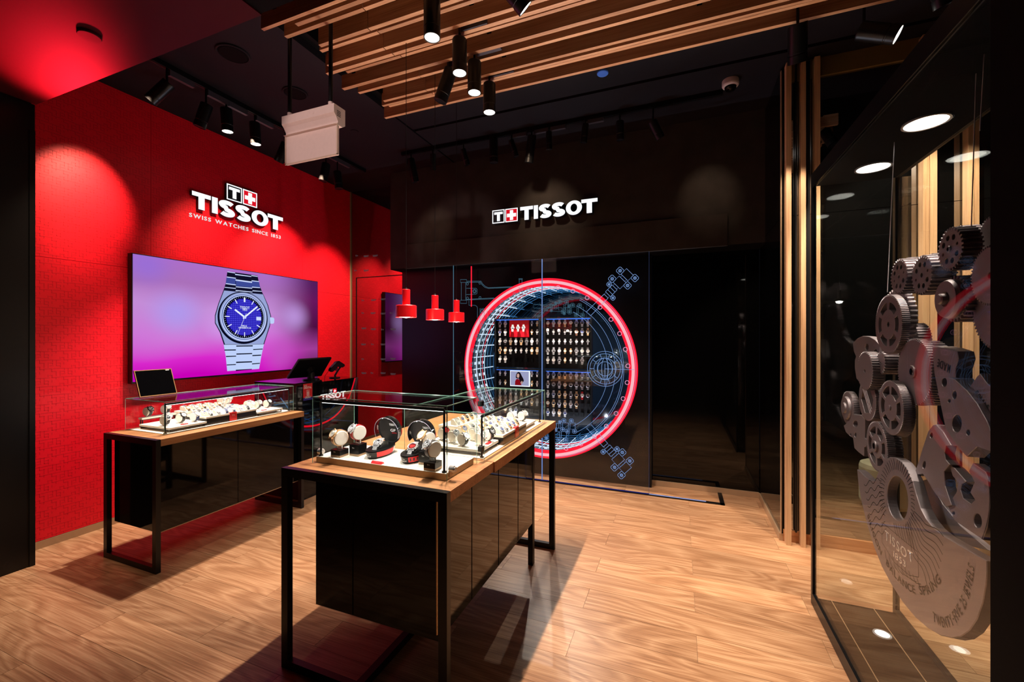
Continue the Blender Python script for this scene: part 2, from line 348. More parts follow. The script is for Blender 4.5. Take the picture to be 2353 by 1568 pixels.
# wooden baffles under the ceiling: left end, front edge, back edge, joint
SL = [(-2.455, 1.890, 1.912, 0), (-2.22, 1.936, 1.963, 0), (-2.376, 1.992, 2.017, -1.74), (-2.234, 2.134, 2.161, -1.825), (-2.27, 2.178, 2.204, -1.786), (-2.346, 2.315, 2.342, -1.849),
      (-2.426, 2.384, 2.413, -1.831), (-2.272, 2.422, 2.446, -1.792), (-2.455, 2.575, 2.605, 0), (-2.376, 2.665, 2.690, -1.801), (-2.267, 2.832, 2.858, -1.855), (-2.323, 2.888, 2.911, -1.834),
      (-2.275, 2.914, 2.937, 0), (-2.431, 3.055, 3.082, -1.84)]
for x, ya, yb, j in SL:
    hgt = 3.652 if yb > 2.5 else 3.69
    segs = [(x, j - 0.003), (j + 0.003, 1.35)] if j else [(x, 1.35)]
    for a, b in segs: boxo('slat', (a, ya, 3.55), (b, yb, hgt), SLATW, ce)
for x in (-2.35, -1.2, 0.1, 1.2):                          # hidden carriers that hold the slats
    boxo('slat_carrier', (x, 1.75, 3.64), (x + 0.03, 3.2, 3.80), MATT, ce)
# ---- red wall with embossed panels
wl = struct('wall_left'); boxo('core', (-4.66, 1.5, 0), (-4.515, 4.9, 3.74), MATT, wl)
cols = [(1.52, 2.3695), (2.3725, 4.0385), (4.0415, 4.895)]; rows_ = [(0.06, 2.2125), (2.2155, 3.738)]
STROKES = [[(350, 140), (500, 172), (500, 238), (592, 262), (592, 352)], [(530, 182), (765, 245), (765, 275)], [(787, 248), (845, 262), (845, 385), (928, 405), (928, 435)], [(868, 268), (943, 288)],
           [(868, 330), (928, 345), (928, 378)], [(922, 215), (922, 255)], [(950, 232), (1005, 245), (1005, 300), (1088, 325), (1088, 355)], [(675, 272), (675, 375)], [(703, 288), (765, 302), (765, 335)],
           [(703, 345), (778, 367)], [(1003, 355), (1003, 395)]]
U = 0.0675
motif = [[((x - 500) / 250 * U, -((y - 172) - 0.235 * (x - 500)) / 187 * U) for x, y in st] for st in STROKES]
for st in motif:                                           # square the strokes up
    for i in range(1, len(st)):
        a, b = st[i - 1], st[i]
        st[i] = (b[0], a[1]) if abs(b[0] - a[0]) > abs(b[1] - a[1]) else (a[0], b[1])
HW = 0.0019
for (ya, yb) in cols:
    for (za, zb) in rows_:
        pn = boxo('panel', (-4.515, ya, za), (-4.5, yb, zb), RED, wl)
        g = MB()
        for i in range(-60, 61):
            for j in range(-60, 61):
                oy = 3.2 + i * U + j * 3 * U; oz = 1.9 - i * U
                if not (ya - 0.15 < oy < yb + 0.15 and za - 0.15 < oz < zb + 0.15): continue
                for st in motif:
                    for (p, q) in zip(st[:-1], st[1:]):
                        y0, y1 = sorted((oy + p[0], oy + q[0])); z0, z1 = sorted((oz + p[1], oz + q[1]))
                        y0 -= HW; y1 += HW; z0 -= HW; z1 += HW
                        y0 = max(y0, ya + 0.004); y1 = min(y1, yb - 0.004); z0 = max(z0, za + 0.004); z1 = min(z1, zb - 0.004)
                        if y1 - y0 < 0.003 or z1 - z0 < 0.003: continue
                        X0, X1 = -4.5005, -4.4996
                        g.add([(X0, y0, z0), (X0, y1, z0), (X0, y1, z1), (X0, y0, z1), (X1, y0, z0), (X1, y1, z0), (X1, y1, z1), (X1, y0, z1)],
                              [(4, 5, 6, 7), (0, 1, 5, 4), (1, 2, 6, 5), (2, 3, 7, 6), (3, 0, 4, 7)])
        o = g.build('embossed_pattern', REDLINE, wl); o['kind'] = 'stuff'
bb = boxo('baseboard_left', (-4.515, 1.52, 0.0), (-4.496, 4.89, 0.057), BRONZE); bb['kind'] = 'structure'
# pillar left of the entrance
wf = struct('wall_front'); boxo('pillar_face', (-5.0, -2.0, 0), (-4.212, 1.519, 3.236), BLACKM, wf); boxo('corner_trim', (-4.214, 1.49, 0.0), (-4.206, 1.519, 3.05), BLACKM, wf)
# smoked mirror at the far left, with a framed jib door and faint printed emblems
wm = struct('wall_rear'); boxo('mirror_glass', (-4.5, 4.9, 0.0), (-3.46, 4.93, 3.74), MIRROR, wm)
boxo('corner_strip', (-4.503, 4.88, 0.0), (-4.492, 4.9, 3.74), BRONZE, wm)
zt = P(850, 637, Y=4.9).z; xl = P(819, 700, Y=4.9).x
boxo('jib_line', (xl, 4.894, zt - 0.006), (-3.46, 4.9, zt + 0.006), BLACKM, wm); boxo('jib_line', (xl - 0.006, 4.894, 0), (xl + 0.006, 4.9, zt), BLACKM, wm)
EMB = emit('faint_print', hx(190, 150, 160), 0.16)
for i, (u, v) in enumerate([(822, 588), (841, 589), (862, 588), (836, 691), (858, 690), (880, 688), (836, 720), (857, 720), (880, 721), (901, 720), (836, 755), (858, 757), (881, 758), (903, 757), (835, 792), (858, 792), (880, 792), (903, 825), (836, 826), (880, 826), (836, 858), (857, 858), (880, 858), (903, 860), (819, 622), (841, 622)]):
    p = P(u, v, Y=4.898); s = 'TISSOT' if i % 3 else 'T+'
    text('printed_emblem', s, FRONT(p - Vector((0.045, 0, 0.012))), 0.09 if i % 3 else 0.05, 0.024, EMB, wm, 0.02, 0.0008)
# back wall right of the portal, right return wall, dark partition behind the window
wb = struct('wall_back'); boxo('stucco_panel', (-0.275, 4.82, 0.055), (0.74, 4.95, 2.6), MIRROR2, wb); boxo('void_closure', (-3.46, 5.9, 0), (0.74, 5.95, 3.74), MATT, wb)
b2 = boxo('baseboard_back', (-0.275, 4.80, 0.0), (0.735, 4.82, 0.055), BRONZE); b2['kind'] = 'structure'
wr = struct('wall_right'); boxo('glass_panel', (0.745, 3.88, 0.055), (0.80, 4.82, 2.545), MIRROR2, wr); boxo('glass_panel', (0.745, 3.88, 2.549), (0.80, 4.82, 3.72), MIRROR2, wr)
b3 = boxo('baseboard_right', (0.733, 3.87, 0.0), (0.76, 4.80, 0.055), BRONZE); b3['kind'] = 'structure'
wp = struct('wall_partition')
boxo('glass_panel', (0.80, 3.88, 0.09), (2.7, 3.92, 2.552), MIRROR, wp); boxo('glass_panel', (0.80, 3.88, 2.556), (2.7, 3.92, 3.60), MIRROR, wp)
boxo('top_strip', (0.80, 3.86, 3.60), (2.7, 3.95, 3.74), pbr('lit_edge_olive', hx(120, 96, 48), 0.6), wp)  # olive tone imitates the lit ceiling edge above the partition
b4 = boxo('baseboard_partition', (0.76, 3.865, 0.0), (2.7, 3.88, 0.09), OAK_X); b4['kind'] = 'structure'
vs_ = struct('trim_1')                                      # upright wooden slats
for a, b in ((0.766, 0.800), (0.862, 0.894), (0.950, 0.985), (1.584, 1.618), (1.622, 1.660), (1.822, 1.849), (1.853, 1.878)):
    boxo('upright_slat', (a, 3.80, 0.0), (b, 3.865, 3.72), OAK_Z, vs_)
boxo('chrome_edge', (0.742, 3.86, 0.055), (0.747, 3.885, 3.7), BRONZE, vs_)
boxo('dark_post', (0.905, 3.84, 0.09), (0.93, 3.865, 3.72), BLACKM, vs_); boxo('dark_post', (0.835, 3.84, 0.09), (0.845, 3.865, 3.72), BLACKM, vs_)
# storefront pillar at the right edge
we = struct('wall_entrance'); boxo('pillar_face', (0.735, 0.5, 0.0), (1.30, 1.445, 3.245), MATT, we)
# mall-side closure far right
wx = struct('wall_outer'); boxo('dark_backdrop', (2.62, -2.0, 0), (2.7, 3.88, 3.74), MATT, wx)
# ---- fascia over the portal
fa = struct('trim_2')
boxo('fascia_board', (-3.503, 4.53, 2.49), (0.745, 4.9, 3.74), CONC, fa)
boxo('lower_band', (-3.26, 4.495, 2.478), (0.429, 4.53, 2.785), CONC, fa, 0.002)
boxo('fascia_soffit', (-3.503, 4.53, 2.484), (0.745, 4.9, 2.49), MATT, fa)
# ---- portal wall with the round opening
wi = struct('wall_inner')
plate('portal_panel', [[(-3.46, 0.0), (-0.275, 0.0), (-0.275, 2.484), (-3.46, 2.484)], circ(-1.458, 1.244, 0.985, 96)], 0.05, frame((0, 4.745, 0), (1, 0, 0), (0, 0, 1)), BLACKM, wi)
boxo('panel_return', (-0.29, 4.77, 0.0), (-0.275, 5.9, 2.484), MATT, wi); boxo('panel_return', (-3.46, 4.77, 0.0), (-3.445, 4.9, 2.484), MATT, wi)
# ---- sliding glass doors on a floor track
def etched(name, lines, r, mat, parent, y=4.4965):
    m = MB()
    for pts, cl in lines: m.tube(pts, r, 4, 0, cl)
    o = m.build(name, mat, parent); return o
def px(l, y=4.4965): return [P(u, v, Y=y) for u, v in l]
def crop(ox, oy, k): return lambda l: [(ox + x / k, oy + y / k) for x, y in l]
d1 = struct('door_1'); d2 = struct('door_2')
boxo('glass_pane', (-2.551, 4.498, 0.012), (-1.429, 4.508, 2.476), DOORG, d1); boxo('lit_edge', (-2.554, 4.497, 0.012), (-2.551, 4.509, 2.476), E_TEAL, d1)
boxo('glass_pane', (-1.421, 4.498, 0.012), (-0.287, 4.508, 2.476), DOORG, d2); boxo('lit_edge', (-1.429, 4.496, 0.012), (-1.421, 4.510, 2.476), E_EDGE, d2); boxo('lit_edge', (-0.287, 4.498, 0.012), (-0.285, 4.508, 2.476), E_EDGED, d2)
tr = struct('trim_3'); boxo('floor_track', (-2.6, 4.474, 0.0), (0.402, 4.512, 0.010), BLACKM, tr); boxo('floor_track', (0.365, 4.474, 0.0), (0.402, 4.80, 0.010), BLACKM, tr)
boxo('blue_light_line', (-2.55, 4.488, 0.010), (-0.29, 4.497, 0.013), E_TRK, tr); boxo('white_light_line', (-0.285, 4.49, 0.010), (0.24, 4.497, 0.013), E_TRKW, tr)
c6 = crop(1050, 640, 7.467)
def ring_pts(cx, cz, r, n=64, y=4.4965, a0=0, a1=360): return [(cx + r * math.cos(math.radians(a0 + (a1 - a0) * i / n)), y, cz + r * math.sin(math.radians(a0 + (a1 - a0) * i / n))) for i in range(n + (a1 - a0 != 360))]
def pxc(u, v, rpx, n=14):
    c = P(u, v, Y=4.4965); r = abs(P(u + rpx, v, Y=4.4965).x - c.x); return (ring_pts(c.x, c.z, r, n), True)
pipe = []
for l, cl in (([(60, 20), (165, 20), (165, 70), (60, 70)], 1), ([(75, 70), (75, 372)], 0), ([(150, 70), (150, 372)], 0), ([(60, 375), (165, 375), (165, 430), (60, 430)], 1),
              ([(165, 50), (415, 48), (440, 95), (490, 140), (540, 160), (960, 142)], 0), ([(165, 68), (405, 66), (430, 110), (480, 155), (540, 172), (930, 156)], 0), ([(160, 372), (640, 348)], 0), ([(160, 360), (640, 336)], 0),
              ([(205, 385), (205, 462), (310, 462), (340, 480), (352, 510), (352, 680)], 0), ([(160, 170), (330, 170), (345, 190), (345, 255), (330, 270), (160, 280)], 0),
              ([(1060, 5), (1125, 5), (1125, 18), (1060, 18)], 1), ([(1068, 18), (1068, 95)], 0), ([(1115, 18), (1115, 85)], 0), ([(1130, 150), (1130, 440)], 0), ([(1068, 150), (1068, 460)], 0), ([(1055, 460), (1130, 460), (1130, 490), (1055, 490)], 1),
              ([(395, 800), (395, 515), (465, 515), (465, 620)], 0), ([(395, 800), (395, 1560)], 0), ([(465, 620), (465, 1560)], 0), ([(520, 560), (520, 1560)], 0), ([(352, 900), (352, 1560)], 0)):
    pipe.append((px(c6(l)), bool(cl)))
for x, y in ((180, 95), (395, 80), (300, 220), (180, 340), (395, 330), (1093, 192), (432, 560), (432, 805), (432, 1045), (432, 1280), (432, 1520)):
    u, v = c6([(x, y)])[0]; pipe.append(pxc(u, v, 2.4)); 
    if x in (300, 432): pipe.append(pxc(u, v, 3.9))
etched('pipe_drawing', pipe, 0.0020, E_TEAL, d1)
a, b = P(1083, 612, Y=4.496), P(1083, 705, Y=4.496); MB().cyl(a, b, 0.006, n=6).build('red_light_bar', E_NEONR, d1)
def camshaft(A, d, L, sc=1.0, lobes=True):
    """drawn shaft with clamp blocks: A start pixel, d pixel direction"""
    dx, dy = d; n = math.hypot(dx, dy); dx /= n; dy /= n; out = []
    T = lambda l: px([(A[0] + s * dx - t * dy, A[1] + s * dy + t * dx) for s, t in l])
    rect = lambda s0, s1, t: (T([(s0 * sc, -t * sc), (s1 * sc, -t * sc), (s1 * sc, t * sc), (s0 * sc, t * sc)]), True)
    out += [rect(0, 58, 6.5), rect(58, 64, 6), rect(64, 86, 8), rect(71, 79, 8), rect(86, 92, 6), rect(92, 112, 11), rect(112, 118, 7), rect(118, 136, 11)]
    if lobes:
        for s, t, r in ((66, 14, 5), (82, -14, 5), (96, -18, 7), (110, 18, 7), (122, -18, 7), (134, 18, 7)):
            s *= sc; t *= sc; r *= sc
            out.append((T([(s - r, t - r + 2), (s - r + 2, t - r), (s + r - 2, t - r), (s + r, t - r + 2), (s + r, t + r - 2), (s + r - 2, t + r), (s - r + 2, t + r), (s - r, t + r - 2)]), True))
            u, v = A[0] + s * dx - t * dy, A[1] + s * dy + t * dx; out += [pxc(u, v, r * 0.5, 12), pxc(u, v, r * 0.25, 8)]
    return out
etched('shaft_drawing', camshaft((1352, 722), (0.70, -0.71), 140), 0.0021, E_BLUE, d2)
etched('shaft_drawing', camshaft((1353, 980), (0.66, 0.75), 140), 0.0021, E_BLUE, d2)
etched('shaft_drawing', camshaft((1226, 704), (1, 0.03), 130, 0.62) + camshaft((1256, 711), (1, 0.03), 130, 0.62), 0.0016, E_TEAL, d2)
etched('shaft_drawing', camshaft((1232, 978), (1, 0.02), 130, 0.66) + camshaft((1212, 998), (1, 0.02), 130, 0.66), 0.0017, E_BLUE, d2)
gx = P(1390, 848, Y=4.4965); gl = []
for r in (0.185, 0.160, 0.115, 0.075): gl.append((ring_pts(gx.x, gx.z, r, 40), True))
for i in range(10):
    a = 2 * PI * i / 10; gl.append(([(gx.x + r * math.cos(a), 4.4965, gx.z + r * math.sin(a)) for r in (0.115, 0.16)], False))
gl.append(([(gx.x, 4.4965, gx.z), (gx.x + 0.30, 4.4965, gx.z)], False)); gl.append(([(gx.x, 4.4965, gx.z - 0.185), (gx.x, 4.4965, gx.z + 0.05)], False))
for k in (0.3, 0.7):
    gl.append(([(gx.x + 0.115 * k * math.cos(2 * PI * i / 24), 4.4965, gx.z + 0.115 * math.sin(2 * PI * i / 24)) for i in range(24)], True))
etched('gauge_drawing', gl, 0.0019, E_BLUE, d2)
CRX, CRZ = -1.398, 1.259
arcs = [(ring_pts(CRX, CRZ, r, 50, a0=-62, a1=62), False) for r in (0.70, 0.775, 0.845, 0.862)] + [(ring_pts(CRX, CRZ, 0.985, 60, a0=-85, a1=48), False)]
etched('arc_drawing', arcs, 0.0017, E_BLUE, d2)
etched('arc_drawing', [(ring_pts(CRX, CRZ, 0.985, 50, a0=140, a1=262), False)], 0.0017, E_BLUE, d1)
studs = [(ring_pts(CRX + 0.905 * math.cos(math.radians(a)), CRZ + 0.905 * math.sin(math.radians(a)), 0.021, 12), True) for a in range(-85, 90, 11)]
etched('stud_drawing', studs, 0.003, emit('stud_pink', hx(250, 170, 210), 0.8), d2)
studs = [(ring_pts(CRX + 0.905 * math.cos(math.radians(a)), CRZ + 0.905 * math.sin(math.radians(a)), 0.021, 12), True) for a in range(102, 265, 11)]
etched('stud_drawing', studs, 0.003, E_TEAL, d1)
# ---- neon ring and light tunnel
nr = thing('neon_ring', 'large round red neon ring framing the watch wall behind the glass doors', 'neon light', (-1.458, 4.69, 0.244))
MB().tube([(-1.458 + 1.0 * math.cos(2 * PI * i / 120), 4.672, 1.244 + 1.0 * math.sin(2 * PI * i / 120)) for i in range(120)], 0.0165, 10, 0, True).build('neon_tube', E_NEON, nr)
m = MB(); rp = []
for r, y in ((0.955, 4.718), (0.955, 4.69), (1.045, 4.69), (1.045, 4.718)): rp.append((r, y))
m.lathe([(r, -(y - 4.7)) for r, y in rp], 120, 0, Matrix.Translation((-1.458, 4.7, 1.244)) @ Matrix.Rotation(PI / 2, 4, 'X')); m.build('red_channel', E_NEONR, nr)
lt = thing('light_tunnel', 'round tunnel lined with ice-blue light lines behind the red ring', 'light installation', (-1.458, 5.2, 0.25))
TR = Matrix.Translation((-1.458, 0, 1.244))
def TP(a, y, r=0.972): return (-1.458 + r * math.cos(a), y, 1.244 + r * math.sin(a))
TM = Matrix.Translation((-1.458, 4.77, 1.244)) @ Matrix.Rotation(-PI / 2, 4, 'X')
MB().lathe([(0.985, 0), (0.985, 0.95), (0, 0.95)], 72, 0, TM).build('tunnel_shell', gloss('tunnel_gloss', (0.002, 0.004, 0.008), 0.10, 0.05), lt)
for i in range(40):
    a = math.radians(9 * i + 3); m = MB(); m.tube([TP(a, 4.80), TP(a, 5.40)], 0.0062, 4)
    m.build('light_line', E_ICE, lt); MB().tube([TP(a, 5.40), TP(a, 5.70)], 0.004, 4).build('light_line', E_BLUE2, lt)
for k, (y, r, mt) in enumerate(((4.79, 0.0022, E_TEAL), (4.875, 0.0055, E_ICE), (4.90, 0.002, E_ICE), (5.0, 0.004, E_ICE), (5.055, 0.0035, E_NEONR), (5.12, 0.0045, E_ICE), (5.2, 0.003, E_BLUE2), (5.30, 0.004, E_BLUE2), (5.42, 0.003, E_BLUE2), (5.56, 0.003, E_BLUE2))):
    MB().tube([TP(2 * PI * i / 90, y) for i in range(90)], r, 4, 0, True).build('light_hoop', mt, lt)
m = MB()
for i in range(40):
    a = math.radians(9 * i + 7.5)
    for y in (4.835, 4.95, 5.085):
        A = frame(TP(a, y, 0.968), (-math.sin(a), 0, math.cos(a)), (0, 1, 0)); m.box((-0.017, -0.017, -0.003), (0.017, 0.017, 0.003), 0, A)
m.build('light_square', E_ICE, lt)['kind'] = 'stuff'
# ================================================================== DISPLAY TABLES
def table(label, x0, x1, y0, y1, H, bx, bz, by, extra=None):
    """sled-framed counter: wooden slab, black steel end frames, hanging black cabinet bx=(x0,x1), bottom bz, by=(y0,y1)"""
    t = thing('display_table', label, 'table', ((x0 + x1) / 2, (y0 + y1) / 2, 0)); w_ = 0.04; d_ = 0.03
    if extra:
        boxo('wood_top', (x0 + .005, y0 + d_, H - 0.047), (x1, extra, H), OAK_X, t); boxo('wood_top', (x0 + .005, extra + .003, H - 0.052), (x1 + 0.006, y1 - 0.01, H + .001), OAK_X, t)
    else: boxo('wood_top', (x0 + .005, y0 + d_, H - 0.047), (x1, y1, H), OAK_Y, t)
    for ya, yb in ((y0, y0 + d_), (y1 - d_, y1)):
        top = H if ya == y0 else H - 0.05
        boxo('leg', (x0, ya, 0.0), (x0 + w_, yb, top), BLACKM, t); boxo('leg', (x1 - w_, ya, 0.0), (x1, yb, top), BLACKM, t)
        boxo('top_rail', (x0 + w_, ya, top - w_), (x1 - w_, yb, top), BLACKM, t); boxo('floor_bar', (x0 + w_, ya, 0.0), (x1 - w_, yb, w_), BLACKM, t)
    return t
lt_ = table('lower display table with oak top and black cabinet, standing along the red wall', -3.897, -3.281, 1.757, 2.965, 0.905, None, None, None)
lb = boxo('cabinet', (-3.84, 1.795, 0.257), (-3.33, 2.955, 0.857), BLACK, lt_)
boxo('cabinet_seam', (-3.331, 2.36, 0.26), (-3.3292, 2.364, 0.85), MATT, lt_)
boxo('bottom_edge', (-3.335, 1.797, 0.252), (-3.327, 2.955, 0.257), BRONZE, lt_)
rt = table('front display table with oak top carrying two glass cases, black cabinet below', -1.796, -0.875, 1.49, 3.095, 0.968, None, None, None, 1.95)
boxo('cabinet', (-1.64, 1.552, 0.305), (-0.952, 2.78, 0.918), BLACK, rt)
for y in (1.86, 2.19, 2.50): boxo('cabinet_seam', (-0.9525, y, 0.31), (-0.9505, y + 0.004, 0.915), MATT, rt)
boxo('cabinet_seam', (-1.415, 1.5505, 0.31), (-1.411, 1.5525, 0.915), MATT, rt)
boxo('floor_bar', (-1.362, 1.52, 0.0), (-1.325, 3.07, 0.04), BLACKM, rt); boxo('post', (-0.99, 2.80, 0.0), (-0.955, 2.84, 0.918), BLACKM, rt); boxo('post', (-1.64, 2.80, 0.0), (-1.60, 2.84, 0.918), BLACKM, rt)
MB().cyl((-0.958, 1.549, 0.335), (-0.958, 1.549, 0.9), 0.0035, n=8).build('brass_pin', GOLD, rt, bevel=0)
# ---- glass cases
CASE_W = 2.6
def case(label, x0, x1, y0, y1, z0, z1, bars, plinth, hinges=(), knobs=(), cw=1.0):
    c = thing('glass_case', label, 'display case', ((x0 + x1) / 2, (y0 + y1) / 2, z0)); g = 0.006
    boxo('pane', (x0, y0, z0), (x1, y0 + g, z1 - g), GLASS, c); boxo('pane', (x0, y1 - g, z0), (x1, y1, z1 - g), GLASS, c)
    boxo('pane', (x0, y0 + g, z0), (x0 + g, y1 - g, z1 - g), GLASS, c); boxo('pane', (x1 - g, y0 + g, z0), (x1, y1 - g, z1 - g), GLASS, c)
    boxo('top_pane', (x0, y0, z1 - g), (x1, y1, z1), GLASS, c)
    e = 0.0010; m = MB()                                    # polished edges of the sheets
    for x in (x0, x1):
        for y in (y0, y1): m.box((x - e, y - e, z0), (x + e, y + e, z1))
    for y in (y0, y1): m.box((x0, y - e, z1 - .004), (x1, y + e, z1 + .0003))
    for x in (x0, x1): m.box((x - e, y0, z1 - .004), (x + e, y1, z1 + .0003))
    m.build('polished_edges', GEDGE, c)
    if plinth: boxo('felt_plinth', (x0 + 0.012, y0 + 0.012, z0 + 0.001), (x1 - 0.012, y1 - 0.012, z0 + plinth - 0.002), BRONZE, c); boxo('felt_top', (x0 + 0.012, y0 + 0.012, z0 + plinth - 0.002), (x1 - 0.012, y1 - 0.012, z0 + plinth), CREAM, c)
    zb = z0 + max(plinth, 0.002)
    for (a, b, off) in bars:                                # LED bar on two posts
        zz = z1 - 0.022
        MB().cyl((*a, zz), (*b, zz), 0.0085, n=12).build('lamp_bar', BLACKM, c)
        d = (Vector((*b, 0)) - Vector((*a, 0))); n = Vector((off[0], off[1], 0))
        q0 = Vector((*a, zz - 0.0075)) + n * 0.004; q1 = Vector((*b, zz - 0.0075)) + n * 0.004
        MB().cyl(q0, q1, 0.0035, n=8).build('led_strip', E_LED, c)
        for p in (a, b):
            MB().cyl((*p, zb), (*p, zz), 0.005, n=10).cyl((*p, zb), (*p, zb + 0.006), 0.011, n=14).build('post', BLACKM, c)
        L = d.length; nl = max(1, round(L / 0.26))
        for i in range(nl):
            c_ = Vector((*a, 0)) + d * ((i + 0.5) / nl)
            area((c_.x + n.x * 0.014, c_.y + n.y * 0.014, zz - 0.012), (c_.x + n.x * 0.16, c_.y + n.y * 0.16, z0), CASE_W * cw * L / nl, (1.0, 0.95, 0.88), 0.02, 0.02, 'case_lamp')
    for p in hinges: boxo('hinge', (p[0] - 0.012, p[1] - 0.014, p[2] - 0.013), (p[0] + 0.012, p[1] + 0.014, p[2] + 0.013), BLACKM, c, 0.002)
    for p, d in knobs:
        MB().cyl(p, Vector(p) + Vector(d) * 0.022, 0.014, n=18).cyl(Vector(p) + Vector(d) * 0.022, Vector(p) + Vector(d) * 0.03, 0.010, n=18).build('lock', STEEL, c)
        boxo('lock_plate', Vector(p) + Vector((-0.004, -0.008, -0.035)), Vector(p) + Vector((0.004, 0.008, -0.01)), BRONZE, c)
    return c
case('long glass case on the table by the red wall, full of watches on white pillows', -3.868, -3.400, 1.873, 2.950, 0.9055, 1.142, [((-3.43, 1.895), (-3.43, 2.925), (-1, 0))], 0.004, (), (), 0.6)
case('tall front glass case holding two open helmet boxes and four watches', -1.719, -0.943, 1.606, 1.898, 0.9685, 1.301, [((-1.69, 1.632), (-0.972, 1.632), (0, 1))], 0.031,
     [], [((-0.943, 1.632, 1.02), (1, 0, 0)), ((-1.712, 1.64, 1.02), (1, 0, 0))])
case('low rear glass case crowded with watches, behind the helmet boxes', -1.42, -0.930, 1.958, 3.005, 0.9695, 1.210, [((-0.957, 1.985), (-0.957, 2.965), (-1, 0))], 0.005, [(-0.936, 1.93, 1.035), (-0.936, 1.93, 1.265)], (), 0.5)
# ---- TV on the red wall
tv = thing('television', 'wide wall screen showing a steel watch with blue dial on purple', 'television', (-4.45, 3.2, 1.2))
Y0, Y1, Z0, Z1 = 2.195, 4.212, 1.212, 2.33
boxo('bezel', (-4.485, Y0 - 0.008, Z0 - 0.016), (-4.424, Y1 + 0.008, Z1 + 0.008), BLACKM, tv, 0.002); boxo('wall_mount', (-4.5, Y0 + 0.4, Z0 + 0.2), (-4.485, Y1 - 0.4, Z1 - 0.2), BLACKM, tv)
boxo('maker_tab', (-4.426, 3.12, Z0 - 0.022), (-4.418, 3.30, Z0 - 0.006), BLACKM, tv)
m, nt, out = nm('screen_picture'); N = nt.nodes; L = nt.links
tc = N.new('ShaderNodeTexCoord'); sx = N.new('ShaderNodeSeparateXYZ'); L.new(tc.outputs['Generated'], sx.inputs[0])
def ramp(inp, stops):
    r = N.new('ShaderNodeValToRGB'); e = r.color_ramp.elements
    e[0].position, e[0].color = stops[0][0], (*hx(*stops[0][1]), 1); e[1].position, e[1].color = stops[-1][0], (*hx(*stops[-1][1]), 1)
    for p, c in stops[1:-1]: k = e.new(p); k.color = (*hx(*c), 1)
    L.new(inp, r.inputs[0]); return r.outputs[0]
nz = N.new('ShaderNodeTexNoise'); nz.inputs['Scale'].default_value = 2.2; nz.inputs['Detail'].default_value = 1; L.new(tc.outputs['Generated'], nz.inputs['Vector'])
av = N.new('ShaderNodeMath'); av.operation = 'MULTIPLY_ADD'; av.inputs[1].default_value = 0.25; L.new(nz.outputs['Fac'], av.inputs[0])
sb = N.new('ShaderNodeMath'); sb.operation = 'ADD'; sb.inputs[1].default_value = -0.12; L.new(sx.outputs['Z'], sb.inputs[0]); L.new(sb.outputs[0], av.inputs[2])
left = ramp(av.outputs[0], [(0.0, (200, 0, 184)), (0.16, (216, 40, 204)), (0.4, (206, 120, 216)), (0.6, (196, 140, 214)), (0.8, (170, 112, 186)), (1.0, (172, 110, 200))])
right = ramp(av.outputs[0], [(0.0, (92, 24, 84)), (0.2, (160, 60, 150)), (0.5, (78, 14, 66)), (0.8, (104, 22, 92)), (1.0, (84, 28, 92))])
hf = N.new('ShaderNodeMapRange'); hf.inputs[1].default_value = 0.62; hf.inputs[2].default_value = 0.98; hf.interpolation_type = 'SMOOTHSTEP'; L.new(sx.outputs['Y'], hf.inputs[0])
mx = N.new('ShaderNodeMix'); mx.data_type = 'RGBA'; L.new(hf.outputs[0], mx.inputs[0]); L.new(left, mx.inputs[6]); L.new(right, mx.inputs[7])
last = mx.outputs[2]
for (cy, cz, rad, col, k) in ((0.17, 0.56, 0.16, (176, 152, 236), 0.95), (0.40, 0.48, 0.15, (206, 160, 236), 0.8), (0.82, 0.58, 0.14, (190, 150, 224), 0.8), (0.05, 0.93, 0.14, (150, 110, 216), 0.8), (0.72, 0.16, 0.15, (190, 90, 190), 0.6)):
    vd = N.new('ShaderNodeVectorMath'); vd.operation = 'DISTANCE'; sc_ = N.new('ShaderNodeVectorMath'); sc_.operation = 'MULTIPLY'; sc_.inputs[1].default_value = (0, 1, 0.62); L.new(tc.outputs['Generated'], sc_.inputs[0])
    vd.inputs[1].default_value = (0, cy, cz * 0.62); L.new(sc_.outputs[0], vd.inputs[0])
    mr = N.new('ShaderNodeMapRange'); mr.interpolation_type = 'SMOOTHSTEP'; mr.inputs[1].default_value = rad; mr.inputs[2].default_value = 0; mr.inputs[3].default_value = 0; mr.inputs[4].default_value = k; L.new(vd.outputs['Value'], mr.inputs[0])
    m2 = N.new('ShaderNodeMix'); m2.data_type = 'RGBA'; L.new(mr.outputs[0], m2.inputs[0]); L.new(last, m2.inputs[6]); m2.inputs[7].default_value = (*hx(*col), 1); last = m2.outputs[2]
em = N.new('ShaderNodeEmission'); L.new(last, em.inputs[0]); em.inputs[1].default_value = 1.0; L.new(em.outputs[0], out.inputs[0])
boxo('picture', (-4.4245, Y0, Z0), (-4.4215, Y1, Z1), m, tv)
SE = {k: emit('screen_' + k, hx(*c)) for k, c in {'ice': (190, 208, 250), 'steel': (150, 164, 214), 'mid': (92, 104, 160), 'navy': (16, 16, 40), 'dial': (34, 24, 168), 'tile': (76, 74, 226), 'dark': (6, 8, 30), 'white': (236, 244, 255), 'blue': (60, 74, 150), 'pale': (204, 218, 255)}.items()}
LAY = [0]
def scr(name, loops, mat, k, cropf=None):
    X = -4.4205 + 0.0004 * k; mb = MB()
    for lp in loops:
        pts = [P(460 + x / 5.805, 600 + y / 5.805, X=-4.4205) for x, y in lp]; mb.prism([(p.y, p.z) for p in pts], X - 0.0003, X, 0, Matrix(((0, 0, 1, 0), (1, 0, 0, 0), (0, 1, 0, 0), (0, 0, 0, 1))))
    return mb.build(name, mat, tv)
def wc(x, y): p = P(460 + x / 5.805, 600 + y / 5.805, X=-4.4205); return p.y, p.z
